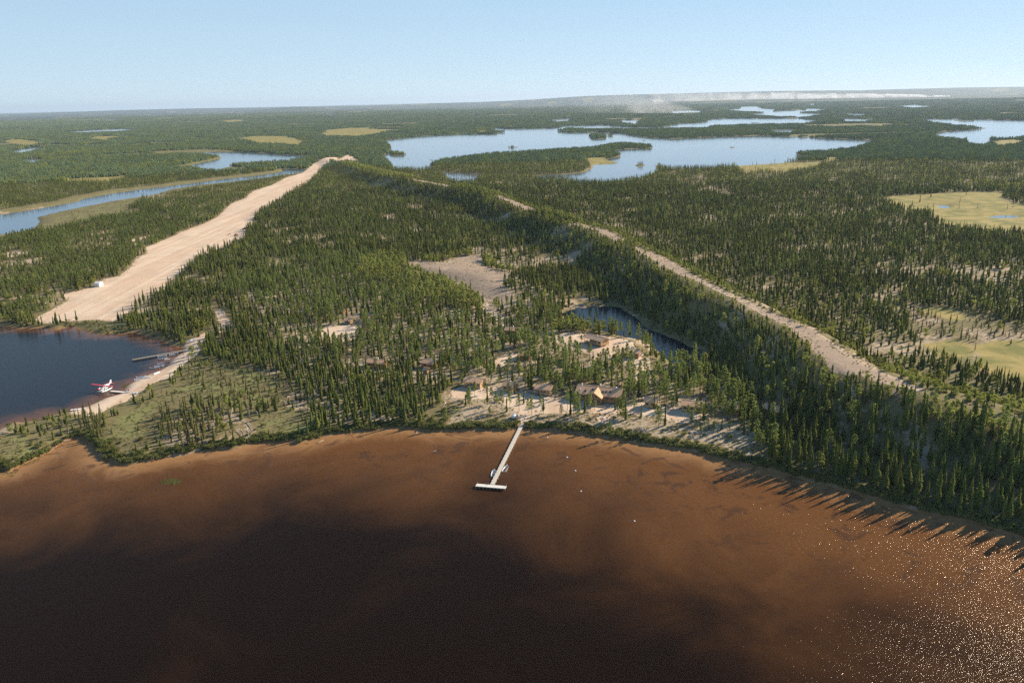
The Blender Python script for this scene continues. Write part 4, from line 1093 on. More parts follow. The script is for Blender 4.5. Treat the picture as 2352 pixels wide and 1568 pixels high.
def boat(label, x, y, rz, L=5.4, hullmat='alu', z=-.12, group=None, cat='motorboat', name='motorboat', gear=0, tilt=0.0):
    r = empty(name, (x, y, z), rz); tag(r, label, cat, group)
    r.rotation_euler = (tilt, 0, rz)
    m = MB(); m.loft(hull_secs(L, 1.85, .62), True, False); m.build('hull', hullmat, r)
    fl = MB(); fl.box((-L * .08, 0, .17), (L * .78, 1.25, .04)); fl.build('floor', 'boatin', r)
    for k, xx in enumerate((-L * .32, -L * .05, L * .2)):
        s = MB(); s.box((xx, 0, .42), (.32, 1.68 - .12 * k, .06)); s.box((xx, 0, .28), (.26, .9, .22)); s.build('seat', 'cream' if k == 1 else 'alu', r)
    bd = MB(); bd.loft([[(L * .30, .62, .66), (L * .30, -.62, .66), (L * .30, -.62, .62), (L * .30, .62, .62)], [(L * .46, .18, .78), (L * .46, -.18, .78), (L * .46, -.18, .73), (L * .46, .18, .73)]], True, False)
    bd.build('foredeck', 'boatin' if hullmat == 'white' else 'alu', r)
    om = MB(); xs = -L / 2 - .12
    om.loft([[(xs + dx * sx, dy * sx, z_) for dx, dy in ((-.22, -.17), (.2, -.17), (.2, .17), (-.22, .17))] for z_, sx in ((.72, .8), (.8, 1.0), (1.08, 1.0), (1.2, .75))], True, False)
    mo = om.build('outboard_motor', 'black' if hullmat == 'white' else 'white', r)
    lg = MB(); lg.box((xs, 0, .35), (.12, .1, .8)); lg.box((xs - .1, 0, -.02), (.3, .05, .12)); lg.build('motor_leg', 'black', mo)
    rnd = random.Random(gear)
    for k in range(3 + gear % 3):
        gm = MB(); gm.box((rnd.uniform(-L * .35, L * .25), rnd.uniform(-.45, .45), .36), (rnd.uniform(.3, .6), rnd.uniform(.25, .4), .3), rz=rnd.random() * 3)
        gm.build('gear_box', rnd.choice(['black', 'red', 'cream', 'blue', 'black']), r)
    return r
def imgdir(reg_, a, b):
    (x0, y0), (x1, y1) = gp(reg_, [a, b]); return atan2(y1 - y0, x1 - x0)
def z7(x, y): return (500 + x / 7.127, 1340 + y / 7.127)
def boat_between(stern, bow, label, **k):
    (x0, y0), (x1, y1) = gp('ph', [stern, bow])
    cx, cy = (x0 + x1) / 2, (y0 + y1) / 2
    return boat(label, cx, cy, atan2(y1 - y0, x1 - x0), **k)
# two boats on the long dock
sd = Vector((-sin(dh), cos(dh)))
for along, sgn, lb, ge in ((DL - 11.5, -1, 'white open boat with dark gear tied to the left side of the long dock', 3), (DL - 16.5, 1, 'white open boat with a blue floor tied to the right side of the long dock', 5)):
    c = c0 + ax * along + sd * sgn * 2.05
    boat(lb, c.x, c.y, dh + pi + (.10 if sgn < 0 else -.06), 5.6, 'white', -.12, None, gear=ge)
BOATS = [((950, 635), (1190, 585), 'grey blue motorboat lying closest along the weathered bay dock', 1), ((1290, 580), (1500, 530), 'grey motorboat pulled ashore at the root of the bay dock', 2),
         ((975, 700), (1195, 668), 'short grey motorboat with its bow under a pale board, second out from the bay dock', 4), ((910, 850), (1230, 790), 'grey motorboat with two white motors beside an orange buoy', 6),
         ((860, 925), (1110, 870), 'long grey motorboat on the beach left of the orange buoy', 7), ((745, 965), (990, 935), 'grey motorboat with a single pale motor, lowest of the middle cluster', 8),
         ((330, 1240), (620, 1170), 'upper one of the two grey boats lying together nearest the seaplane', 9), ((290, 1300), (540, 1230), 'lower one of the two grey boats lying together nearest the seaplane', 10)]
for s_, b_, lb, ge in BOATS:
    boat_between(z7(*s_), z7(*b_), lb, L=5.4, gear=ge)
# upturned hulls on the beach
def upturned(stern, bow, label, mat, L, z=.55, name='upturned_boat', cat='rowing boat', w=1.3):
    (x0, y0), (x1, y1) = hp('ph', [stern, bow])
    cx, cy = (x0 + x1) / 2, (y0 + y1) / 2
    r = empty(name, (cx, cy, T(cx, cy) + z), atan2(y1 - y0, x1 - x0)); tag(r, label, cat)
    secs = hull_secs(L, w, .5); m = MB(); m.loft([[(x, -y, -z_ + .05) for x, y, z_ in q] for q in secs], True, False); m.build('hull', mat, r)
    kl = MB(); kl.box((0, 0, .09), (L * .8, .06, .07)); kl.build('keel', 'post', r)
upturned(z7(820, 1120), z7(980, 1055), 'white upturned boat on the open sand above the two grey boats', 'white', 4.6)
upturned(z7(1165, 715), z7(1275, 690), 'pale upturned dinghy at the water edge by the short boat', 'cream', 3.6)
upturned(z7(540, 1240), z7(710, 1215), 'white canoe lying right of the pair of grey boats', 'white', 4.4, .4, 'canoe', 'canoe', .9)
upturned((340 + 1340 / 7.84, 1480 + 700 / 7.84), (340 + 1430 / 7.84, 1480 + 690 / 7.84), 'small white upturned boat at the root of the seaplane dock', 'white', 3.0)
upturned((340 + 1535 / 7.84, 1480 + 740 / 7.84), (340 + 1605 / 7.84, 1480 + 725 / 7.84), 'small white upturned dinghy in front of the beach bushes', 'white', 3.0)

# small things on the beach
def thing_at(name, label, cat, reg_, x, y, rz=0.0, dz=0.0, group=None):
    px, py = at(x, y, reg_); r = empty(name, (px, py, T(px, py) + dz), rz); return tag(r, label, cat, group)
def fuel_drum(label, reg_, x, y, mat, group=None):
    r = thing_at('fuel_drum', label, 'drum', reg_, x, y, 0, 0, group)
    m = MB(); m.tube([(0, 0, -.02), (0, 0, .3), (0, 0, .31), (0, 0, .6), (0, 0, .61), (0, 0, .9)], [.29, .29, .31, .29, .31, .29], 12); m.build('drum_body', mat, r)
    t = MB(); t.tube([(.1, 0, .9), (.1, 0, .95)], .05, 6); t.build('cap', 'black', r)
fuel_drum('red drum at the foot of the seaplane dock', 'ph', 340 + 1370 / 7.84, 1480 + 640 / 7.84, 'red')
fuel_drum('red drum beside the long weathered bay dock', 'ph', *z7(1665, 560), 'red')
fuel_drum('orange drum left lying by the lowest middle boat', 'ph', *z7(975, 970), 'orange')
fuel_drum('orange drum at the bow of the boat with two white motors', 'ph', *z7(1250, 798), 'orange')
fuel_drum('yellow drum on the sand behind the bay dock', 'ph', *z7(1940, 330), 'yellow')
fuel_drum('orange drum in the grass at the near end of the runway', 'ph', 250 + 710 / 4.704, 1080 + 955 / 4.704, 'orange')

def buoy(label, reg_, x, y):
    px, py = gp(reg_, [(x, y)])[0]; r = empty('mooring_buoy', (px, py, 0)); tag(r, label, 'buoy')
    m = MB(); m.tube([(0, 0, -.28), (0, 0, -.2), (0, 0, 0), (0, 0, .2), (0, 0, .32)], [.08, .28, .38, .28, .06], 12); m.build('float', 'white', r)
    k = MB(); k.tube([(0, 0, .3), (0, 0, .42)], .05, 6); k.build('ring', 'metal', r)
buoy('white mooring buoy closest to the shore bushes right of the long dock', 'r6', 372, 1075)
buoy('white mooring buoy farther out, second from the shore', 'r6', 525, 1231)
buoy('white mooring buoy third from the shore', 'r6', 591, 1337)
buoy('white mooring buoy farthest out, level with the dock cross piece', 'r6', 634, 1497)
buoy('white buoy alone in the brown water right of centre', 'P', 1457, 1196)

# pickup truck and quad behind the bay dock
def truck(label, reg_, a, b, L=5.2, name='pickup_truck'):
    (x0, y0), (x1, y1) = hp(reg_, [a, b]); cx, cy = (x0 + x1) / 2, (y0 + y1) / 2
    r = empty(name, (cx, cy, T(cx, cy)), atan2(y1 - y0, x1 - x0)); tag(r, label, 'truck')
    m = MB(); m.loft([[(x, -.9, .5), (x, .9, .5), (x, .9, h), (x, -.9, h)] for x, h in ((-2.6, 1.15), (-.5, 1.15), (1.3, 1.12), (2.5, 1.0), (2.6, .8))], True, False); m.build('body', 'white', r)
    c = MB(); c.loft([[(x0_, -.8, 1.1), (x0_, .8, 1.1), (x1_, .68, 1.75), (x1_, -.68, 1.75)] for x0_, x1_ in ((-.5, -.35), (1.35, .75))], True, False); c.build('cab', 'white', r)
    g_ = MB(); g_.box((1.12, 0, 1.42), (.05, 1.35, .5), ry=-.75); g_.build('windscreen', 'glass', r)
    bd = MB(); bd.box((-1.6, 0, 1.17), (1.8, 1.55, .05)); bd.build('load_bed', 'blue', r)
    for sx in (-1.6, 1.6):
        for sy in (-.85, .85):
            w_ = MB(); w_.tube([(sx, sy - .12, .38), (sx, sy + .12, .38)], .38, 14); wo_ = w_.build('wheel', 'black', r)
            h_ = MB(); h_.tube([(sx, sy - .13 * (1 if sy < 0 else -1), .38), (sx, sy - .14 * (1 if sy < 0 else -1), .38)], .18, 10); h_.build('rim', 'metal', wo_)
truck('white pickup truck with a blue grey bed parked behind the bay dock', 'ph', z7(2000, 175), z7(1810, 225))
def quad(label, reg_, x, y, rz, body='white', name='quad_bike'):
    r = thing_at(name, label, 'quad bike', reg_, x, y, rz)
    m = MB(); m.box((0, 0, .62), (1.7, .5, .3)); m.box((.65, 0, .8), (.5, .9, .12)); m.box((-.65, 0, .8), (.5, .9, .12)); m.build('body', body, r)
    s = MB(); s.box((-.1, 0, .86), (.7, .34, .14)); s.build('seat', 'black', r)
    h_ = MB(); h_.tube([(.4, -.4, 1.05), (.45, 0, 1.0), (.4, .4, 1.05)], .03, 5); h_.tube([(.45, 0, 1.0), (.6, 0, .75)], .03, 5); h_.build('handlebar', 'black', r)
    for sx in (-.65, .65):
        for sy in (-.42, .42):
            w_ = MB(); w_.tube([(sx, sy - .12, .28), (sx, sy + .12, .28)], .28, 10); w_.build('wheel', 'black', r)
quad('white quad bike with a rack standing at the shore end of the bay dock', 'ph', *z7(1860, 405), .3)
def trailer(label, reg_, x, y, rz, mat='white'):
    r = thing_at('flat_trailer', label, 'trailer', reg_, x, y, rz)
    m = MB(); m.box((0, 0, .55), (2.4, 1.3, .1)); m.box((0, .62, .7), (2.4, .05, .25)); m.box((0, -.62, .7), (2.4, .05, .25)); m.build('tray', mat, r)
    t = MB(); t.tube([(1.2, 0, .5), (2.3, 0, .4)], .05, 5); t.build('drawbar', 'black', r)
    for sy in (-.72, .72):
        w_ = MB(); w_.tube([(0, sy - .08, .3), (0, sy + .08, .3)], .3, 10); w_.build('wheel', 'black', r)
trailer('small white flat trailer below the quad bike at the bay dock', 'ph', *z7(1775, 458), .3)
trailer('small blue grey trailer in the tree shadow on the right edge of the runway', 'ph', 250 + 2060 / 4.704, 1080 + 205 / 4.704, .6, 'alu')
quad('orange quad bike in the tree shadow on the right edge of the runway', 'ph', 250 + 2030 / 4.704, 1080 + 185 / 4.704, .2, 'orange')

# ------------------------------------------------------------------ seaplane
(x0, y0), (x1, y1) = gp('ph', [(340 + 500 / 7.84, 1480 + 690 / 7.84), (340 + 830 / 7.84, 1480 + 545 / 7.84)])
hdp = atan2(y0 - y1, x0 - x1)
pcx, pcy = x0 * .62 + x1 * .38, y0 * .62 + y1 * .38
pl = empty('seaplane', (pcx, pcy, 0), hdp); tag(pl, 'white floatplane with red wings moored beside the beach', 'seaplane')
m = MB(); secs = []
for x, w_, zc, h_ in ((4.1, .42, 2.15, .42), (3.7, .56, 2.15, .58), (2.6, .62, 2.2, .68), (1.4, .68, 2.35, .85), (0, .68, 2.4, .9), (-1.5, .55, 2.35, .75), (-3.2, .34, 2.45, .5), (-5.0, .14, 2.6, .26)):
    secs.append([(x, w_ * cos(2 * pi * k / 12), zc + h_ * sin(2 * pi * k / 12)) for k in range(12)])
m.loft(secs); m.build('fuselage', 'white', pl)
c = MB(); c.loft([[(x, r_ * cos(2 * pi * k / 12), 2.15 + r_ * sin(2 * pi * k / 12)) for k in range(12)] for x, r_ in ((4.85, .25), (4.7, .52), (4.05, .60))]); c.build('cowling', 'red', pl)
def wing(y0_, y1_, c0_, c1_, xle, z, th_, dih=0.0):
    mm = MB(); se = []
    for y_, c_ in ((y0_, c0_), (y1_, c1_)):
        se.append([(xle - c_ * f, y_, z + th_ * q + dih * abs(y_)) for f, q in ((0, 0), (.12, .55), (.4, .8), (.75, .45), (1, .02), (.6, -.2), (.1, -.35))])
    mm.loft(se, True, False); return mm
for s in (-1, 1):
    wing(0, s * 7.4, 1.75, 1.5, 2.0, 3.28, .26, .02).build('wing', 'red', pl)
    stt = MB(); stt.tube([(1.2, s * .6, 1.75), (1.2, s * 3.6, 3.3)], .07, 6); stt.build('wing_strut', 'white', pl)
    wing(0, s * 2.3, 1.1, .8, -4.1, 2.75, .12).build('tailplane', 'red', pl)
    fl = MB(); se = []
    for x, w_, zz, h_ in ((4.2, .08, .62, .1), (3.5, .34, .45, .3), (1.5, .42, .32, .42), (-1.0, .40, .32, .42), (-2.8, .26, .40, .28), (-4.0, .08, .5, .1)):
        se.append([(x, s * 1.45 + w_ * cos(2 * pi * k / 10), zz + h_ * sin(2 * pi * k / 10)) for k in range(10)])
    fl.loft(se); fo = fl.build('float', 'white', pl)
    for x in (2.2, -.8): ss = MB(); ss.tube([(x, s * 1.4, .6), (x * .8, s * .45, 1.8)], .06, 6); ss.build('float_strut', 'white', fo)
for x in (2.2, -.8): sp_ = MB(); sp_.tube([(x, -1.4, .5), (x, 1.4, .5)], .06, 6); sp_.build('spreader_bar', 'white', pl)
fn = MB(); fn.loft([[(-3.6, .06, 2.8), (-5.3, .04, 2.8), (-5.3, -.04, 2.8), (-3.6, -.06, 2.8)], [(-4.7, .04, 4.5), (-5.6, .03, 4.5), (-5.6, -.03, 4.5), (-4.7, -.04, 4.5)]], True, False); fn.build('fin', 'white', pl)
pr = MB(); pr.box((4.95, 0, 2.15), (.06, .16, 2.3), rx=.6); pr.build('propeller', 'black', pl)
ws = MB(); ws.box((2.35, 0, 2.86), (.5, 1.05, .35)); ws.build('windscreen', 'glass', pl)
for s in (-1, 1):
    for k in range(3):
        wn_ = MB(); wn_.box((1.4 - k * .8, s * .67, 2.6), (.5, .06, .4)); wn_.build('cabin_window', 'glass', pl)

# ------------------------------------------------------------------ runway vehicles
def z11(x, y): return (880 + x / 11.2, 860 + y / 11.2)
def loader(label, x, y, rz, mat, name='wheel_loader', cat='loader'):
    r = thing_at(name, label, cat, 'ph', x, y, rz)
    b = MB(); b.box((-.9, 0, 1.35), (3.0, 1.7, 1.1)); b.box((1.2, 0, 1.1), (1.6, 1.2, .7)); b.build('body', mat, r)
    c_ = MB(); c_.box((.1, 0, 2.35), (1.3, 1.4, 1.0)); co_ = c_.build('cab', mat, r)
    gl_ = MB(); gl_.box((.1, 0, 2.4), (1.34, 1.44, .55)); gl_.build('pane', 'glass', co_)
    for s in (-.55, .55): ar = MB(); ar.tube([(.9, s, 1.6), (2.3, s, 1.3), (3.2, s, .6)], .12, 5); ar.build('lift_arm', mat, r)
    bk = MB(); bk.loft([[(3.1, y_, .1), (3.9, y_, .15), (3.75, y_, .3), (3.3, y_, .35), (3.25, y_, 1.0), (3.1, y_, 1.0)] for y_ in (-1.1, 1.1)], True, False); bk.build('bucket', 'rust', r)
    for sx in (-1.5, 1.5):
        for sy in (-.95, .95):
            w_ = MB(); w_.tube([(sx, sy - .25, .7), (sx, sy + .25, .7)], .7, 14); w_.build('wheel', 'black', r)
x, y = z11(1130, 640); loader('orange wheel loader parked among gear on the right side of the runway', x, y, 2.6, 'orange')
x, y = z11(715, 940); loader('rust brown dozer alone on the runway, nearest the white tank', x, y, 1.2, 'rust', 'dozer', 'dozer')
x, y = z11(370, 905); trailer('low yellowish trailer with dark wheels, farthest left of the runway machines', 'ph', x, y, .3, 'yellow')
x, y = z11(455, 855); quad('pale yellow quad bike just behind the low trailer on the runway', 'ph', x, y, .9, 'yellow')
def tank(label, reg_, x, y, rz, L=3.2, r_=.8, mat='white', name='fuel_tank'):
    o = thing_at(name, label, 'tank', reg_, x, y, rz)
    m = MB(); m.tube([(-L / 2, 0, r_ + .3), (-L / 2 + .15, 0, r_ + .3), (L / 2 - .15, 0, r_ + .3), (L / 2, 0, r_ + .3)], [r_ * .7, r_, r_, r_ * .7], 16); m.build('tank_body', mat, o)
    for s in (-.3, .3):
        k = MB(); k.box((s * L, 0, .2), (.2, r_ * 1.5, .7)); k.build('cradle', 'black', o)
    d_ = MB(); d_.tube([(0, 0, r_ * 2 + .25), (0, 0, r_ * 2 + .5)], .2, 8); d_.build('valve_dome', 'metal', o)
x, y = z11(685, 1050); tank('white tank lying on the open runway sand', 'ph', x, y, .1, 3.6, .6)
x, y = z11(1380, 1130); tank('white tank farthest right beside the runway trees', 'ph', x, y, 1.2, 3.4, .8)
x, y = z11(1240, 1290); tank('white tank nearest the camera in the runway trees', 'ph', x, y, 1.4, 3.0, .8)
x, y = z11(1020, 650); thing = tank('blue tank beside the orange wheel loader', 'ph', x, y, 1.0, 1.8, .5, 'blue')
tank('white propane tank lying in the bushes beside the shore end of the long dock', 'ph', 2056, 1671, R(72), 3.6, .85, 'white', 'propane_tank')

# ------------------------------------------------------------------ fire place with chairs
fx, fy = at(2408, 1673, 'ph')
def chair(x, y, rz, label, mat='rust'):
    r = empty('garden_chair', (x, y, T(x, y)), rz); tag(r, label, 'chair', 'wooden garden chairs round the fire place')
    s = MB(); s.box((0, 0, .38), (.6, .6, .05), ry=.1); s.build('seat', mat, r)
    b = MB(); b.box((-.36, 0, .75), (.05, .58, .85), ry=-.3); b.build('backrest', mat, r)
    for sy in (-.33, .33):
        a_ = MB(); a_.box((0, sy, .6), (.7, .12, .04)); a_.build('armrest', mat, r)
    for sx in (-.28, .28):
        for sy in (-.3, .3):
            l_ = MB(); l_.box((sx, sy, .26), (.07, .07, .62)); l_.build('leg', mat, r)
for k in range(11):
    a_ = k * 2 * pi / 11; rr = 3.6
    chair(fx + cos(a_) * rr * 1.25, fy + sin(a_) * rr, a_ + pi, 'brown wooden garden chair in the ring before the lodge', random.Random(k).choice(['rust', 'log', 'rust', 'darkstone']))
fp_ = empty('fire_ring', (fx, fy, T(fx, fy))); tag(fp_, 'ring of pale stones in the middle of the garden chairs', 'fire pit')
for k in range(12):
    s = MB(); a_ = k * pi / 6; s.tube([(cos(a_) * .8, sin(a_) * .8, -.05), (cos(a_) * .8, sin(a_) * .8, .12), (cos(a_) * .8, sin(a_) * .8, .28)], [.2, .24, .1], 6); s.build('stone', 'concrete', fp_)
def log_at(label, reg_, a, b, r_=.16, mat='deadwood', name='driftwood_log', cat='log', lift=(.1, .1), branches=0, water=False):
    (x0, y0), (x1, y1) = (gp(reg_, [a, b]) if water else hp(reg_, [a, b])); L = math.hypot(x1 - x0, y1 - y0)
    zz = 0 if water else T(x0, y0)
    r = empty(name, (x0, y0, zz), atan2(y1 - y0, x1 - x0)); tag(r, label, cat)
    m = MB(); m.tube([(0, 0, lift[0]), (L * .5, .1, (lift[0] + lift[1]) / 2 + .05), (L, 0, lift[1])], [r_, r_ * .8, r_ * .3], 7); m.build('trunk', mat, r)
    bm_ = MB(); rnd = random.Random(int(x0 * 10))
    for k in range(branches):
        t = rnd.uniform(.35, .95); a_ = rnd.uniform(0, 2 * pi); l_ = rnd.uniform(.5, 1.3)
        bm_.tube([(L * t, 0, lift[0] + (lift[1] - lift[0]) * t), (L * t + l_ * .5, cos(a_) * l_, max(.05, lift[0] + (lift[1] - lift[0]) * t + sin(a_) * l_))], [.035, .012], 4)
    if branches: bm_.build('branches', mat, r)
log_at('split log bench on the right rim of the fire place', 'ph', (2426, 1674), (2437, 1671), .2, 'deadwood', 'log_bench', 'bench', (.25, .25))
log_at('log bench on the near rim of the fire place', 'ph', (2410, 1680), (2422, 1676), .2, 'deadwood', 'log_bench', 'bench', (.25, .25))
z5 = lambda x, y: (850 + x / 5.227, 1560 + y / 5.227)
for a, b, l, lb in ((z5(730, 665), z5(855, 835), (.5, .3), 'longest bleached fallen trunk on the left edge of the small meadow'), (z5(575, 572), z5(715, 650), (1.6, .5), 'bleached fallen trunk highest up in the windfall'),
                    (z5(540, 850), z5(650, 975), (.7, .2), 'bleached fallen trunk pointing to the lake in the windfall'), (z5(765, 850), z5(890, 955), (.6, .2), 'bleached fallen trunk nearest the small meadow rim'),
                    (z5(435, 510), z5(370, 660), (3.5, .3), 'leaning bleached trunk propped at the left of the windfall'), (z5(920, 520), z5(1030, 640), (2.2, .3), 'half fallen bleached trunk at the upper corner of the small meadow'),
                    (z5(715, 800), z5(770, 1060), (1.5, .2), 'bleached trunk lying toward the shore shrubs'), (z5(440, 680), z5(490, 720), (.6, .4), 'short bleached trunk in the middle of the windfall')):
    log_at(lb, 'ph', a, b, .17, 'deadwood', 'fallen_tree', 'fallen tree', l, 9)
log_at('bleached driftwood trunk at the waterline left of the shore bushes', 'r5', (775, 1240), (795, 1215), .15, water=True, branches=3)
log_at('driftwood lying in the brown shallows left of the long dock', 'r5', (885, 1358), (915, 1350), .15, water=True, branches=4)
log_at('pale driftwood on the beach edge right of the small meadow', 'r5', (115, 1300), (160, 1275), .2, water=True, branches=3)
log_at('pale plank on the sand edge right of the upturned driftwood', 'r5', (945, 1215), (990, 1212), .15, water=True)
log_at('white pipe running down the bank left of the leftmost shore cabin', 'r5', (980, 1025), (960, 1058), .12, 'cream', 'drain_pipe', 'pipe', (.2, .2))
log_at('pale boulder log on the path end right of the sandy yard', 'ph', (2757, 1728), (2766, 1734), .45, 'concrete', 'boulder', 'boulder', (.3, .3))
# firewood at the small cabin
wx, wy = at(2066, 1573, 'ph'); wp = empty('woodpile', (wx, wy, T(wx, wy)), R(20)); tag(wp, 'stack of split firewood between the small cabin and the next one', 'woodpile')
m = MB(); rnd = random.Random(4)
for r_ in range(5):
    for k in range(14 - r_): m.tube([(k * .26 + r_ * .13, -.25 + rnd.uniform(-.05, .05), .13 + r_ * .23), (k * .26 + r_ * .13, .3, .13 + r_ * .23)], .12, 6)
m.build('split_logs', 'deadwood', wp)
for x_ in (-.2, 3.7): sm = MB(); sm.box((x_, 0, .7), (.1, .1, 1.5)); sm.build('stake', 'post', wp)
# red lantern box on the lodge wall is part of the lodge
rl_ = MB(); rl_.box((L * .21, -.25, 3.1), (.7, .35, .6)); rl_.build('red_canopy', 'red', lod)

# ------------------------------------------------------------------ forest
ZFRONT = cover([hp('r5', [(840, 1200), (900, 1120), (1000, 960), (1100, 930), (1400, 950), (1700, 1000), (2000, 1045), (2352, 1075), (2352, 1320), (1500, 1215)]),
                hp('r6', [(900, 930), (1300, 920), (1700, 960), (2030, 1030), (2060, 1290), (1700, 1215), (1300, 1150), (900, 1080)])], 40)
ZCAMP = cover([hp('r5', [(1250, 1000), (1100, 900), (1180, 800), (1300, 700), (1400, 620), (1700, 560), (2000, 540), (2352, 640), (2352, 1060), (1700, 1000), (1400, 960)]),
               hp('r6', [(700, 420), (1100, 470), (1500, 500), (1700, 640), (1950, 760), (2050, 900), (2040, 1040), (1700, 980), (900, 940), (600, 800)])], 40)
ZOPEN = cover([hp('r5', [(-600, 250), (0, 50), (300, 20), (700, 60), (1250, 330), (1500, 330), (1760, 420), (1700, 560), (1300, 700), (1100, 880), (900, 830), (700, 830), (400, 800), (0, 720), (-100, 560), (-300, 400)])], 40)
ZBIRCH = cover([hp('r5', [(420, 75), (620, 20), (705, 70), (720, 130), (850, 170), (930, 195), (1050, 250), (1200, 340), (1260, 440), (1100, 400), (980, 370), (800, 330), (640, 250), (500, 220), (380, 190)]),
                hp('r5', [(830, 75), (1000, 60), (1050, 30), (1180, 20), (1150, 45), (1000, 90)]), hp('r5', [(1220, 55), (1280, 60), (1330, 130), (1500, 150), (1580, 170), (1480, 150), (1330, 150), (1240, 110)]),
                hp('r7', [(1350, 500), (1600, 480), (1760, 530), (1800, 640), (2000, 640), (2352, 720), (2500, 900), (2352, 900), (2000, 820), (1700, 760), (1400, 640)]),
                hp('r7', [(880, 380), (1010, 350), (1060, 440), (1000, 480), (900, 450)]), hp('r6', [(380, 250), (600, 200), (700, 240), (820, 250), (800, 280), (650, 270), (480, 290)]),
                hp('r6', [(540, 350), (640, 340), (640, 420), (560, 420)])], 30)
ZLEFT = cover([hp('r1', [(-600, 1100), (0, 1080), (400, 1025), (700, 950), (900, 870), (1000, 810), (1900, 680), (1700, 770), (1450, 950), (1150, 1080), (1000, 1180), (850, 1230), (450, 1480), (240, 1640), (0, 1680), (-600, 1700)])], 60)
ZTALL = cover([hp('r7', [(560, 1000), (620, 640), (900, 560), (1500, 640), (2352, 850), (2800, 1100), (2800, 1900), (2352, 1640), (1700, 1440), (1100, 1260), (600, 1120)])], 60)
ZSTAND = cover([hp('r4', [(1070, 1100), (1090, 960), (1200, 900), (1420, 890), (1470, 1000), (1440, 1160), (1280, 1190)]), hp('r4', [(500, 980), (560, 900), (640, 900), (720, 980), (690, 1100), (600, 1120), (520, 1050)]),
                hp('r4', [(1480, 1000), (1450, 900), (1700, 900), (1560, 960)])], 30)
ZTREEBOG = cover([hp('r7', [(1600, 50), (2000, 60), (2352, 180), (2700, 300), (2700, 700), (2352, 560), (2200, 525), (2050, 470), (1950, 425), (1780, 365), (1680, 295), (1560, 220)])], 40)
ZFEN2 = cover([hp('r4', [(1300, 560), (1500, 590), (1900, 680), (2100, 850), (2300, 900), (2300, 1000), (2100, 900), (1900, 900), (1450, 880), (1250, 700)])], 40)
ZDARK = cover([hp('r4', [(1450, 420), (1600, 380), (2000, 460), (2352, 620), (2352, 860), (2150, 860), (1900, 700), (1700, 620), (1340, 560), (1380, 470)]), hp('r5', [(0, 760), (450, 830), (900, 880), (1020, 940), (900, 1060), (800, 1180), (500, 1200), (0, 1200)])], 40)
ZSPIT = cover([hp('r4', [(-800, 1500), (-800, 1100), (0, 1030), (480, 915), (900, 780), (1200, 600), (1330, 560), (1200, 760), (1080, 1200), (700, 1300)])], 40)
NOPE = cover([hp('r5', [(1640, 600), (1850, 640), (1980, 760), (1960, 780), (1900, 700), (1740, 650)])], 20)

def sample_pts(x, y):
    g = {k: grid_sample(a, x, y) for k, a in dict(w=W, z=GZ, sand=S_SAND, bog=S_BOG, fen=S_FEN, road=S_ROAD, side=SIDE, front=ZFRONT, camp=ZCAMP, open=ZOPEN, birch=ZBIRCH, left=ZLEFT, tall=ZTALL,
                                                   stand=ZSTAND, tbog=ZTREEBOG, riv=np.minimum(BS['river'], BS['uplake']), fen2=ZFEN2, dark=ZDARK, spit=ZSPIT).items()}
    return g
def jgrid(rmin, rmax, cell, azmax, jit=.9):
    n = int(rmax / cell) + 1
    xs = np.arange(-n, n + 1) * cell; ys = np.arange(0, n + 1) * cell
    X, Y = np.meshgrid(xs, ys); X = X.ravel(); Y = Y.ravel()
    X = X + (RNG.random(X.size) - .5) * cell * jit; Y = Y + (RNG.random(X.size) - .5) * cell * jit
    r = np.hypot(X, Y); a = np.abs(np.arctan2(X, Y))
    k = (r > rmin) & (r < rmax) & (a < azmax)
    return X[k], Y[k]

X, Y = jgrid(150, 2000, 3.7, R(41))
xe, ye = jgrid(150, 600, 3.7, R(54)); ke = np.abs(np.arctan2(xe, ye)) >= R(41); X = np.concatenate([X, xe[ke]]); Y = np.concatenate([Y, ye[ke]])
thin = (np.hypot(X, Y) < 1100) | (RNG.random(X.size) < np.clip(1 - (np.hypot(X, Y) - 1100) / 900 * .35, .6, 1)); X = X[thin]; Y = Y[thin]
G = sample_pts(X, Y); rr = np.hypot(X, Y)
ns = fbm(X / 28, Y / 28, 40, 3); ns2 = fbm(X / 70, Y / 70, 44, 3); rnd = RNG.random(X.size); rk = RNG.random(X.size)
dens = .72 + 1.1 * (ns - .5) + .6 * (ns2 - .5)
dens = np.where(ns < .40, dens * .55, dens)
dens = np.where((G['road'] < 20) & (rr > 640), .95, dens)
dens = np.where(G['open'] < 0, .68 + 1.2 * (ns - .5), dens)
dens = np.where(G['camp'] < 0, .48 + 1.0 * (ns - .5), dens)
dens = np.where(G['front'] < 0, .025, dens)
dens = np.where(G['birch'] < 0, .9, dens)
dens = np.where(G['tbog'] < 0, .42 + 1.6 * (ns2 - .5), dens)
dens = np.where((G['road'] < 66) & (G['side'] > 0) & (rr < 700), np.maximum(dens, .88), dens)
dens = np.where((G['fen'] < 0), .07 + .3 * np.clip(ns2 - .5, 0, 1), dens)
dens = np.where((G['fen2'] < 0), .62, dens)
dens = np.where(G['dark'] < 0, .95, dens)
dens = np.where(G['stand'] < 0, .95, dens)
dens = np.where(G['tall'] < 0, .80 + 1.0 * (ns - .5), dens)
dens = np.where((G['spit'] < 0) & (G['stand'] > 0) & (G['fen'] > 0), .38, dens)
dens = np.where((G['bog'] < 2), .006, dens)
dens = np.where(G['sand'] < 1.2 + .8 * rnd, np.where(G['sand'] > -3, .02, 0), dens)
openr = (rr > 500) & (G['tall'] > 0)
pw_ = grid_sample(W, X, Y)
dens = np.where(pw_ < 2.2 + 1.5 * rk, 0, dens)
dens = np.where(G['w'] > 3, dens, 0)
dens = np.where((G['riv'] < 22 + 16 * ns2) & (Y < 2500) & ((G['left'] < 80)), 0, dens)
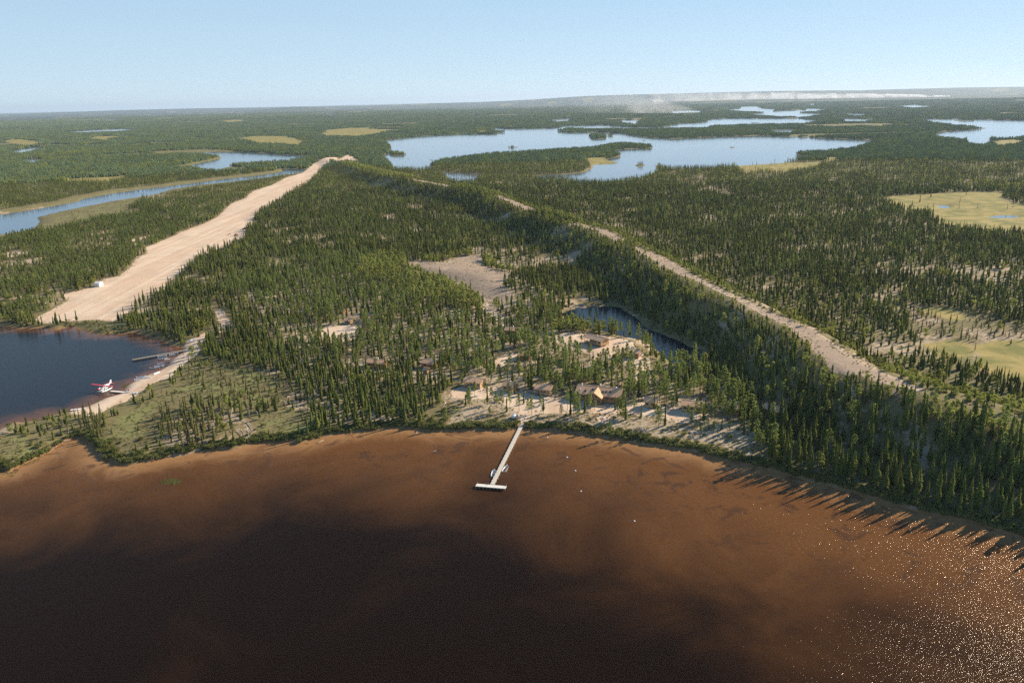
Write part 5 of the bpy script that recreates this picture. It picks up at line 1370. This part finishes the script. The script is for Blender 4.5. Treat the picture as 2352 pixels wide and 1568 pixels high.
dens = np.where((G['riv'] < 9), 0, dens)
dens = np.where((G['road'] < 9) & (rr < 640) & (G['side'] > 0), dens * .12, dens)
keep = rk < dens
for cx, cy, r_ in FOOT: keep &= np.hypot(X - cx, Y - cy) > r_
# keep the docks and the parked things clear
for rx_, ry_ in [(o.location.x, o.location.y) for o in COL.objects if o.parent is None and o.type == 'EMPTY' and 'label' in o]:
    keep &= np.hypot(X - rx_, Y - ry_) > 3.0
X, Y, rr, ns, ns2 = X[keep], Y[keep], rr[keep], ns[keep], ns2[keep]
G = {k: v[keep] for k, v in G.items()}
n = X.size; rnd = RNG.random(n); hv = RNG.random(n); hn = RNG.normal(size=n)
kind = np.zeros(n, int)          # 0 spruce 1 pine 2 birch 3 fenspruce
pb = .05 + .5 * np.clip(ns2 - .58, 0, 1)
nr = G['road']
pb = np.where((nr < 34) & (G['side'] > 0), .50 * np.clip(1 - nr / 26, 0, 1) + .14, pb)
pb = np.where((nr < 16) & (G['side'] < 0), .75, pb)
pb = np.where(G['birch'] < 2, .85, pb)
pp = np.where((G['camp'] < 0) | (G['front'] < 0), .75, np.where(G['open'] < 0, .45, .04))
pp = np.where(G['left'] < 0, .55, pp)
kind[rnd < pb] = 2
kind[(rnd >= pb) & (rnd < pb + (1 - pb) * pp)] = 1
fen_ = (G['fen'] < 0) | (G['fen2'] < 0) | (G['stand'] < 0) | (G['tbog'] < 0) | (G['bog'] < 3)
kind[fen_ & (rnd > .05)] = 3
ht = np.where((X > 90) & (G['side'] < 0), 6.6, 7.9) + 1.8 * hn
ht = np.where(G['tall'] < 0, 11.2 + 2.4 * hn, ht)
ht = np.where(G['dark'] < 0, 7.8 + 1.7 * hn, ht)
ht = np.where(G['left'] < 0, 5.6 + 1.3 * hn, ht)
ht = np.where((G['fen'] < 0), 2.6 + 1.0 * hn, ht)
ht = np.where((G['fen2'] < 0), 3.6 + 1.4 * hn, ht)
ht = np.where((G['stand'] < 0), 7.6 + 1.2 * hn, ht)
ht = np.where((G['tbog'] < 0), 4.6 + 1.6 * hn, ht)
ht = np.where((G['spit'] < 0) & (G['stand'] > 0), np.minimum(ht, 4.2 + .9 * hn), ht)
ht = np.where((G['camp'] < 0), 10.0 + 1.4 * hn, ht)
ht = np.where((kind == 2), np.minimum(ht * .85, 8.5), ht)
ht = np.where((G['road'] < 17) & ((rr < 640) | (G['sand'] < 14)), ht * .55, ht)
ht = np.clip(ht, 1.2, 17)
Z = G['z'] - .1
PX, PY, PD = proj(X, Y, Z + ht * .5)
inframe = (PX > -10) & (PX < 2362) & (PY > -10) & (PY < 1578)
appar = ht / np.hypot(rr, H)
nat = [10.0, 10.3, 8.5, 10.0]
sc_h = ht / np.array(nat)[kind]
wid = np.clip(.55 + .45 * sc_h, .4, 1.3) * (.85 + .3 * hv) * np.where(kind == 0, np.where(G['tall'] < 0, 1.15, 1.0), 1.0)
rot = RNG.random(n) * 6.283
KN = ['spruce', 'pine', 'birch', 'fenspruce']; ONAME = ['spruce_tree', 'pine_tree', 'birch_tree', 'bog_spruce']
CATN = ['spruce', 'pine', 'birch', 'spruce']; LIM = [300, 210, 230, 170]
DESC = ['narrow dark spruce', 'bare stemmed open pine', 'light green round birch', 'thin sparse spruce']
REGION = []
def region_of(i):
    if G['stand'][i] < 0: return 'in the tight stands on the grassy spit'
    if G['fen'][i] < 0: return 'scattered on the olive green meadow of the spit'
    if G['fen2'][i] < 0: return 'in the stunted thicket behind the spit meadow'
    if G['tbog'][i] < 0: return 'on the wet yellow bog at the right edge'
    if G['tall'][i] < 0: return 'in the tall forest at the lower right' if G['road'][i] > 40 else 'on the ridge flank above the tall lower right forest'
    if G['road'][i] < 40: return 'along the sandy ridge track beside the pond' if rr[i] > 420 else 'along the near end of the sandy ridge track'
    if G['front'][i] < 0: return 'on the open bank between the cabins and the lake'
    if G['camp'][i] < 0: return 'in the sandy camp among the cabins'
    if G['birch'][i] < 0: return 'in the bright grove beside the sandy clearing'
    if G['dark'][i] < 0: return 'in the dark belt left of the shore cabins'
    if G['open'][i] < 0: return 'in the open woodland of the left camp'
    if G['left'][i] < 0: return 'in the woods left of the runway'
    if X[i] > 60: return 'in the forest right of the ridge track'
    return 'in the woods behind the camp'
def near_land(x, y, mx=22):
    b = min(LAND, key=lambda q: (q[1] - x) ** 2 + (q[2] - y) ** 2); d = math.hypot(b[1] - x, b[2] - y)
    if d > mx: return None
    dx, dy = x - b[1], y - b[2]
    s = ('right of' if dx > 0 else 'left of') if abs(dx) > abs(dy) else ('behind' if dy > 0 else 'in front of')
    return s + ' ' + b[0]
def put_tree(kd, v, x, y, z, sc, wd_, rz, label, cat, group, name):
    t, c, j = KINDS[kd][v % len(KINDS[kd])]
    o = bpy.data.objects.new(name, None); o.empty_display_size = .5; COL.objects.link(o)
    o.location = (x, y, z); o.scale = (wd_, wd_, sc); o.rotation_euler = (0, 0, rz)
    a = bpy.data.objects.new('trunk', t); COL.objects.link(a); a.parent = o
    b = bpy.data.objects.new('crown', c); COL.objects.link(b); b.parent = o
    tag(o, label, cat, group)
# trees whose feet can be seen one by one near the cabins: picture x, y of the foot and height in picture px (4096 wide)
PT = []
for (x, y, h) in ((240, 910, 280), (295, 920, 360), (330, 960, 330), (445, 715, 345), (730, 890, 400), (820, 840, 330), (990, 470, 250), (1435, 1040, 400), (1540, 865, 300), (2255, 800, 360), (1055, 1000, 440),
                  (930, 960, 370), (1160, 1040, 330), (1230, 1000, 400), (1640, 1080, 330), (1720, 1110, 400), (1980, 1080, 380), (1930, 1030, 330), (775, 1110, 170), (1200, 640, 250), (1340, 650, 260), (700, 640, 240)):
    PT.append((1820 + x / 5.6, 1460 + y / 5.6, h / 5.6))
for (x, y, h) in ((40, 1200, 260), (235, 1100, 700), (330, 1250, 640), (430, 1270, 760), (490, 1220, 600), (590, 1470, 560), (775, 1290, 700), (880, 1215, 620), (945, 1130, 560), (1090, 1090, 300), (1725, 1110, 460),
                  (1805, 1340, 620), (1900, 1290, 560), (2000, 1310, 900), (2060, 1400, 700), (2305, 1225, 560), (1560, 2000, 560)):
    PT.append((2240 + x / 7.84, 1500 + y / 7.84, h / 7.84))
for (x, y, h) in ((205, 465, 230), (565, 1000, 230), (1215, 900, 320), (800, 1120, 350), (1380, 900, 200)):
    PT.append((2300 + x / 7.84, 1310 + y / 7.84, h / 7.84))
for (x, y, h) in ((95, 430, 200), (340, 510, 270), (365, 595, 330), (395, 535, 250), (470, 550, 340), (830, 480, 240), (885, 525, 210), (1025, 470, 270), (1070, 515, 270), (1030, 690, 120), (1410, 485, 300), (1505, 480, 260),
                  (1360, 620, 190), (1235, 660, 170), (1140, 620, 170), (1665, 640, 170), (1700, 700, 370), (1765, 690, 200), (960, 460, 320), (1330, 430, 300), (1640, 450, 260), (1890, 560, 300), (1480, 640, 180), (1190, 480, 240), (300, 290, 240), (560, 280, 220), (600, 300, 200)):
    PT.append((2540 + x / 3.92, 1560 + y / 3.92, h / 3.92))
cnt = {}
for k, (x, y, h) in enumerate(PT):
    a, b = at(x, y, 'ph'); z = T(a, b); d = math.sqrt(a * a + b * b + (H - z) ** 2)
    hm = h / (28 / 36 * 4096) * d / cos(math.asin((H - z) / d))
    hm = min(max(hm, 3), 14); kd = 1 if k % 4 else 0
    nl = near_land(a, b, 40) or 'on the open bank between the cabins and the lake'
    sz = 'tall ' if hm > 9.5 else ('short ' if hm < 6 else '')
    put_tree(KN[kd], k, a, b, z - .1, hm / nat[kd], (.62 + .35 * hm / 10) * .8, k * 1.3, sz + ['slim dark spruce', 'bare stemmed pine'][kd] + ' standing ' + nl, CATN[kd], 'lone trees about the cabins', ONAME[kd])
    cnt[kd] = cnt.get(kd, 0) + 1
used = np.zeros(n, bool)
for kd in range(4):
    idx = np.nonzero((kind == kd) & inframe)[0]
    idx = idx[np.argsort(-appar[idx])][:LIM[kd] - cnt.get(kd, 0)]
    used[idx] = True
    for i in idx:
        nl = near_land(X[i], Y[i]) if (G['camp'][i] < 0 or G['front'][i] < 0) else None
        where = ('standing ' + nl) if nl else region_of(i)
        sz = 'tall ' if ht[i] > nat[kd] * 1.28 else ('small ' if ht[i] < nat[kd] * .62 else '')
        lb = sz + DESC[kd] + ' ' + where
        put_tree(KN[kd], int(hv[i] * 97), X[i], Y[i], Z[i], sc_h[i], wid[i], rot[i], lb, CATN[kd], CATN[kd] + ' trees ' + where.replace('standing ', ''), ONAME[kd])
rest = ~used
hi = rest & (rr < 1450); lo = rest & (rr >= 1450)
P3 = np.stack([X, Y, Z], 1)
def scatter(sel, kd, name, meshes, label):
    s = sel & np.isin(kind, kd)
    if s.sum() == 0: return
    gn_stuff(name, meshes, P3[s], rot[s], np.stack([wid[s], sc_h[s]], 1), (hv[s] * 997).astype(int) % len(meshes), label, 'forest')
scatter(hi, [0], 'spruce_forest', [k[2] for k in KINDS['spruce']] * 3 + [SNAG['spruce']], 'dense dark spruce forest between the lake and the runway')
scatter(hi, [1], 'pine_woodland', [k[2] for k in KINDS['pine']], 'pine woodland in the camp and left of the runway')
scatter(hi, [2], 'birch_woodland', [k[2] for k in KINDS['birch']], 'light green birch groves along the ridge')
scatter(hi, [3], 'bog_spruce_thicket', [k[2] for k in KINDS['fenspruce']] + [SNAG['fenspruce']], 'stunted sparse spruces on wet ground')
scatter(lo, [0, 1, 3], 'middle_distance_forest', LOW, 'spruce forest in the middle distance')
scatter(lo, [2], 'middle_distance_birch', LOWB, 'lighter broadleaf patches in the middle distance')

# clumps beyond two kilometres
def clumps(rmin, rmax, cell, meshes, half, name, label, azm=R(38), wr=.35, sc0=1.0):
    x, y = jgrid(rmin, rmax, cell, azm)
    g = {k: grid_sample(a, x, y) for k, a in dict(w=W, z=GZ, sand=S_SAND, bog=S_BOG, fen=S_FEN).items()}
    ns_ = fbm(x / 220, y / 220, 70, 3)
    k = (g['w'] > half * wr) & (g['sand'] > half * .4) & (g['bog'] > half * .3) & (g['fen'] > half * .2) & (RNG.random(x.size) < np.clip(.95 - 1.3 * np.clip(.42 - ns_, 0, 1), .5, 1))
    x, y, z = x[k], y[k], g['z'][k]; ns_ = ns_[k]
    rx_ = RNG.random(x.size); bi = (rx_ < .08 + 1.2 * np.clip(ns_ - .58, 0, 1))
    sc = sc0 * (.8 + .35 * RNG.random(x.size)); sz = .8 + .4 * RNG.random(x.size)
    for sel, ms, nm, lb in ((~bi, meshes[:4], name, label), (bi, meshes[4:], name.replace('spruce', 'birch'), label.replace('spruce', 'lighter broadleaf'))):
        if sel.sum(): gn_stuff(nm, ms, np.stack([x, y, z - .3], 1)[sel], RNG.random(sel.sum()) * 6.28, np.stack([sc, sz], 1)[sel], RNG.integers(0, 97, sel.sum()) % len(ms), lb, 'forest')
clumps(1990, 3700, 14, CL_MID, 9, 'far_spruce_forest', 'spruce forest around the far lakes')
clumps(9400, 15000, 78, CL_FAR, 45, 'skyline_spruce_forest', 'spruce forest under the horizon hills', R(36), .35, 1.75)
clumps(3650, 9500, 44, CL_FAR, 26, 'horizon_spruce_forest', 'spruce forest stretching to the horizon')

# ------------------------------------------------------------------ shore shrubs
def along(pts, step):
    out = []
    for (x0, y0), (x1, y1) in zip(pts[:-1], pts[1:]):
        L_ = math.hypot(x1 - x0, y1 - y0); k = max(1, int(L_ / step))
        for q in range(k): out.append((x0 + (x1 - x0) * q / k, y0 + (y1 - y0) * q / k))
    return out
lk_ = [bp(x, y) for x, y in shore]
cand = along(lk_, 1.15)
sx = []; sy = []
for (x, y) in cand:
    for q in range(3):
        sx.append(x + RNG.normal() * .8 - 0.0); sy.append(y + .8 + abs(RNG.normal()) * 2.2 + q * .9)
sx = np.array(sx); sy = np.array(sy)
xx, yy = jgrid(150, 700, 5.2, R(45)); 
g2 = sample_pts(xx, yy)
ksh = ((g2['front'] < 0) & (RNG.random(xx.size) < .16) & (g2['sand'] > 0)) | ((g2['fen'] < 4) & (g2['w'] < 12) & (RNG.random(xx.size) < .8)) | ((g2['road'] < 14) & (g2['side'] < 0) & (g2['sand'] > .5) & (RNG.random(xx.size) < .5)) | \
      ((g2['camp'] < 0) & (RNG.random(xx.size) < .05) & (g2['sand'] > 0)) | ((g2['w'] < 7) & (g2['w'] > 1) & (g2['fen'] > 3) & (g2['sand'] > 1) & (RNG.random(xx.size) < .55)) | ((g2['fen'] < 0) & (RNG.random(xx.size) < .10))
sx = np.concatenate([sx, xx[ksh]]); sy = np.concatenate([sy, yy[ksh]])
gs = sample_pts(sx, sy)
k = (gs['w'] > .7) & (gs['sand'] > -.5)
for cx, cy, r_ in FOOT: k &= np.hypot(sx - cx, sy - cy) > r_
k &= ~((np.abs((sx - p0.x) * -sin(dh) + (sy - p0.y) * cos(dh)) < 1.8) & (np.hypot(sx - p0.x, sy - p0.y) < 25))
sx, sy = sx[k], sy[k]; gs = {q: v[k] for q, v in gs.items()}
sz_ = .6 + .8 * RNG.random(sx.size); srot = RNG.random(sx.size) * 6.28; svi = RNG.integers(0, 4, sx.size)
ap = sz_ / np.hypot(np.hypot(sx, sy), H)
px_, py_, _ = proj(sx, sy, gs['z']); inf = (px_ > 0) & (px_ < 2352) & (py_ < 1568)
order = np.nonzero(inf)[0]; order = order[np.argsort(-ap[order])][:290]
ind = np.zeros(sx.size, bool); ind[order] = True
for i in order:
    o = bpy.data.objects.new('shrub', SHRUB_ME[svi[i]]); COL.objects.link(o)
    o.location = (sx[i], sy[i], gs['z'][i] - .1); o.scale = (sz_[i], sz_[i], sz_[i] * .95); o.rotation_euler = (0, 0, srot[i])
    if gs['fen'][i] < 5: wh = 'edging the grassy spit'
    elif sx[i] < -2 and gs['front'][i] > 5: wh = 'on the bank left of the long dock below the spruce belt'
    elif gs['front'][i] < 8: wh = 'in the green hedge on the cabin shore ' + ('left of' if sx[i] < p0.x else 'right of') + ' the long dock'
    elif gs['road'][i] < 20: wh = 'beside the sandy ridge track'
    else: wh = 'at the foot of the tall forest on the right shore' if sx[i] > 40 else 'along the camp tracks'
    tag(o, 'low leafy shrub ' + wh, 'shrub', 'shrubs ' + wh)
gn_stuff('undergrowth', SHRUB_ME, np.stack([sx, sy, gs['z'] - .1], 1)[~ind], srot[~ind], np.stack([sz_, sz_ * .95], 1)[~ind], svi[~ind], 'low bushes under and between the trees', 'undergrowth')
# tussocks in the meadows
tx, ty = jgrid(150, 900, 1.6, R(42)); tg = sample_pts(tx, ty)
k = ((tg['fen'] < 0) | (tg['fen2'] < 0)) & (tg['w'] > .5) & (RNG.random(tx.size) < .35)
k |= (tg['front'] < 0) & (tg['sand'] > 0) & (tg['w'] > 1) & (RNG.random(tx.size) < .16)
tanv = grid_sample(S_TAN, tx, ty)
k |= (tanv < 1.5) & (RNG.random(tx.size) < np.clip(.05 + .9 * (fbm(tx / 9, ty / 9, 66, 3) - .5), .015, .3))
k |= (np.abs(tg['sand'] - .5) < 3.5) & (tg['w'] > 3) & (RNG.random(tx.size) < .22)
k |= (tg['sand'] > 0) & (tg['camp'] < 0) & (RNG.random(tx.size) < .10)
tus = MB(); v, f = leaf_quads(np.random.default_rng(5), [(0, 0, .12, .45)], 22, .16, .5); tus.add(v, f)
TUS = [tus.mesh('tussock', MT['shrub'])]
tx, ty, tz = tx[k], ty[k], tg['z'][k]
gn_stuff('meadow_tussocks', TUS, np.stack([tx, ty, tz], 1), RNG.random(tx.size) * 6.28, np.stack([.6 + .9 * RNG.random(tx.size), .5 + .7 * RNG.random(tx.size)], 1), np.zeros(tx.size, int), 'tussocks of grass and heath on open ground', 'grass')
# reeds and floating weed in the shallows
ex = []; 
for cx_, cy_, rx_, ry_, n_ in ((1150, 1388, 72, 20, 150), (150, 1215, 130, 60, 260), (60, 1320, 50, 40, 70), (700, 850, 60, 14, 60), (860, 745, 45, 16, 60)):
    for q in range(n_):
        a_ = RNG.random() * 6.28; r_ = RNG.random() ** .5
        ex.append(bp(*rp('r4', [(cx_ + cos(a_) * r_ * rx_, cy_ + sin(a_) * r_ * ry_)])[0]))
ex = np.array(ex); gn_stuff('reed_bed', [tus.mesh('reeds', MT['fenspruce'])], np.stack([ex[:, 0], ex[:, 1], np.zeros(len(ex)) - .05], 1), RNG.random(len(ex)) * 6.28, np.stack([.8 + .8 * RNG.random(len(ex)), .3 + .3 * RNG.random(len(ex))], 1), np.zeros(len(ex), int), 'low reeds and weed standing in the shallow water', 'reeds')
print('trees', n, 'individual', int(used.sum()), 'shrubs', len(order), 'tussocks', len(tx))

# ------------------------------------------------------------------ smoke of far forest fires
def smoke(name, label, p0_, p1_, z1, wid_, dens_, seed):
    """a low wedge of smoke drifting to the left from its source"""
    (x0, y0), (x1, y1) = bp(*p0_), bp(*p1_)
    L_ = math.hypot(x1 - x0, y1 - y0); hd_ = atan2(y1 - y0, x1 - x0)
    m = MB(); secs = []
    for i in range(9):
        t = i / 8; hh = z1 * (.12 + .88 * t ** .8); ww = wid_ * (.2 + .8 * t)
        secs.append([(L_ * t, ww * cos(2 * pi * k / 12), 5 + hh * .5 + hh * .5 * sin(2 * pi * k / 12)) for k in range(12)])
    m.loft(secs)
    mt, n_ = M(name)
    tc = N(n_, 'ShaderNodeTexCoord'); sp = N(n_, 'ShaderNodeSeparateXYZ'); lk(n_, tc.outputs['Generated'], sp.inputs[0])
    nz = noise(n_, tc.outputs['Object'], 1 / 420.0, 5, .65, 1.5)
    den = ramp(n_, nz, .44, .62)
    fx_ = mth(n_, 'SUBTRACT', 1.0, sp.outputs[0]); fx_ = mth(n_, 'ADD', mth(n_, 'MULTIPLY', mth(n_, 'POWER', fx_, 2.2), 1.0), .05)
    def bell(o_): q_ = mth(n_, 'SUBTRACT', mth(n_, 'MULTIPLY', o_, 2.0), 1.0); return mth(n_, 'SUBTRACT', 1.0, mth(n_, 'MULTIPLY', q_, q_), clamp=True)
    low = mth(n_, 'POWER', mth(n_, 'SUBTRACT', 1.02, sp.outputs[2], clamp=True), .8)
    den = mth(n_, 'MULTIPLY', mth(n_, 'MULTIPLY', mth(n_, 'MULTIPLY', den, fx_), low), dens_)
    v = N(n_, 'ShaderNodeVolumePrincipled'); v.inputs['Color'].default_value = (.93, .94, .95, 1); v.inputs['Anisotropy'].default_value = .3
    lk(n_, den, v.inputs['Density']); o_ = N(n_, 'ShaderNodeOutputMaterial'); lk(n_, v.outputs[0], o_.inputs['Volume'])
    me_ = m.mesh(name, mt); o = link(name, me_, None, (x0, y0, 0), hd_)
    tag(o, label, 'smoke', None, 'stuff')
smoke('wildfire_smoke', 'pale smoke drifting left from the far fire at the upper right', (2180, 224), (1500, 238), 260, 700, .022, 1)
smoke('grey_smoke', 'thinner smoke rising behind the far lakes at the centre', (1595, 267), (1340, 262), 260, 450, .003, 2)
# ------------------------------------------------------------------ haze
hz = MB(); hz.box((0, 30000, 225), (170000, 110000, 475))
mt, n_ = M('haze'); v = N(n_, 'ShaderNodeVolumePrincipled'); v.inputs['Color'].default_value = (.66, .82, 1.0, 1); v.inputs['Density'].default_value = HAZE; v.inputs['Anisotropy'].default_value = .2
o_ = N(n_, 'ShaderNodeOutputMaterial'); lk(n_, v.outputs[0], o_.inputs['Volume'])
tag(link('haze', hz.mesh('haze', mt)), 'thin bluish air over the whole landscape', 'haze', None, 'stuff')
print('objects', len(COL.objects))
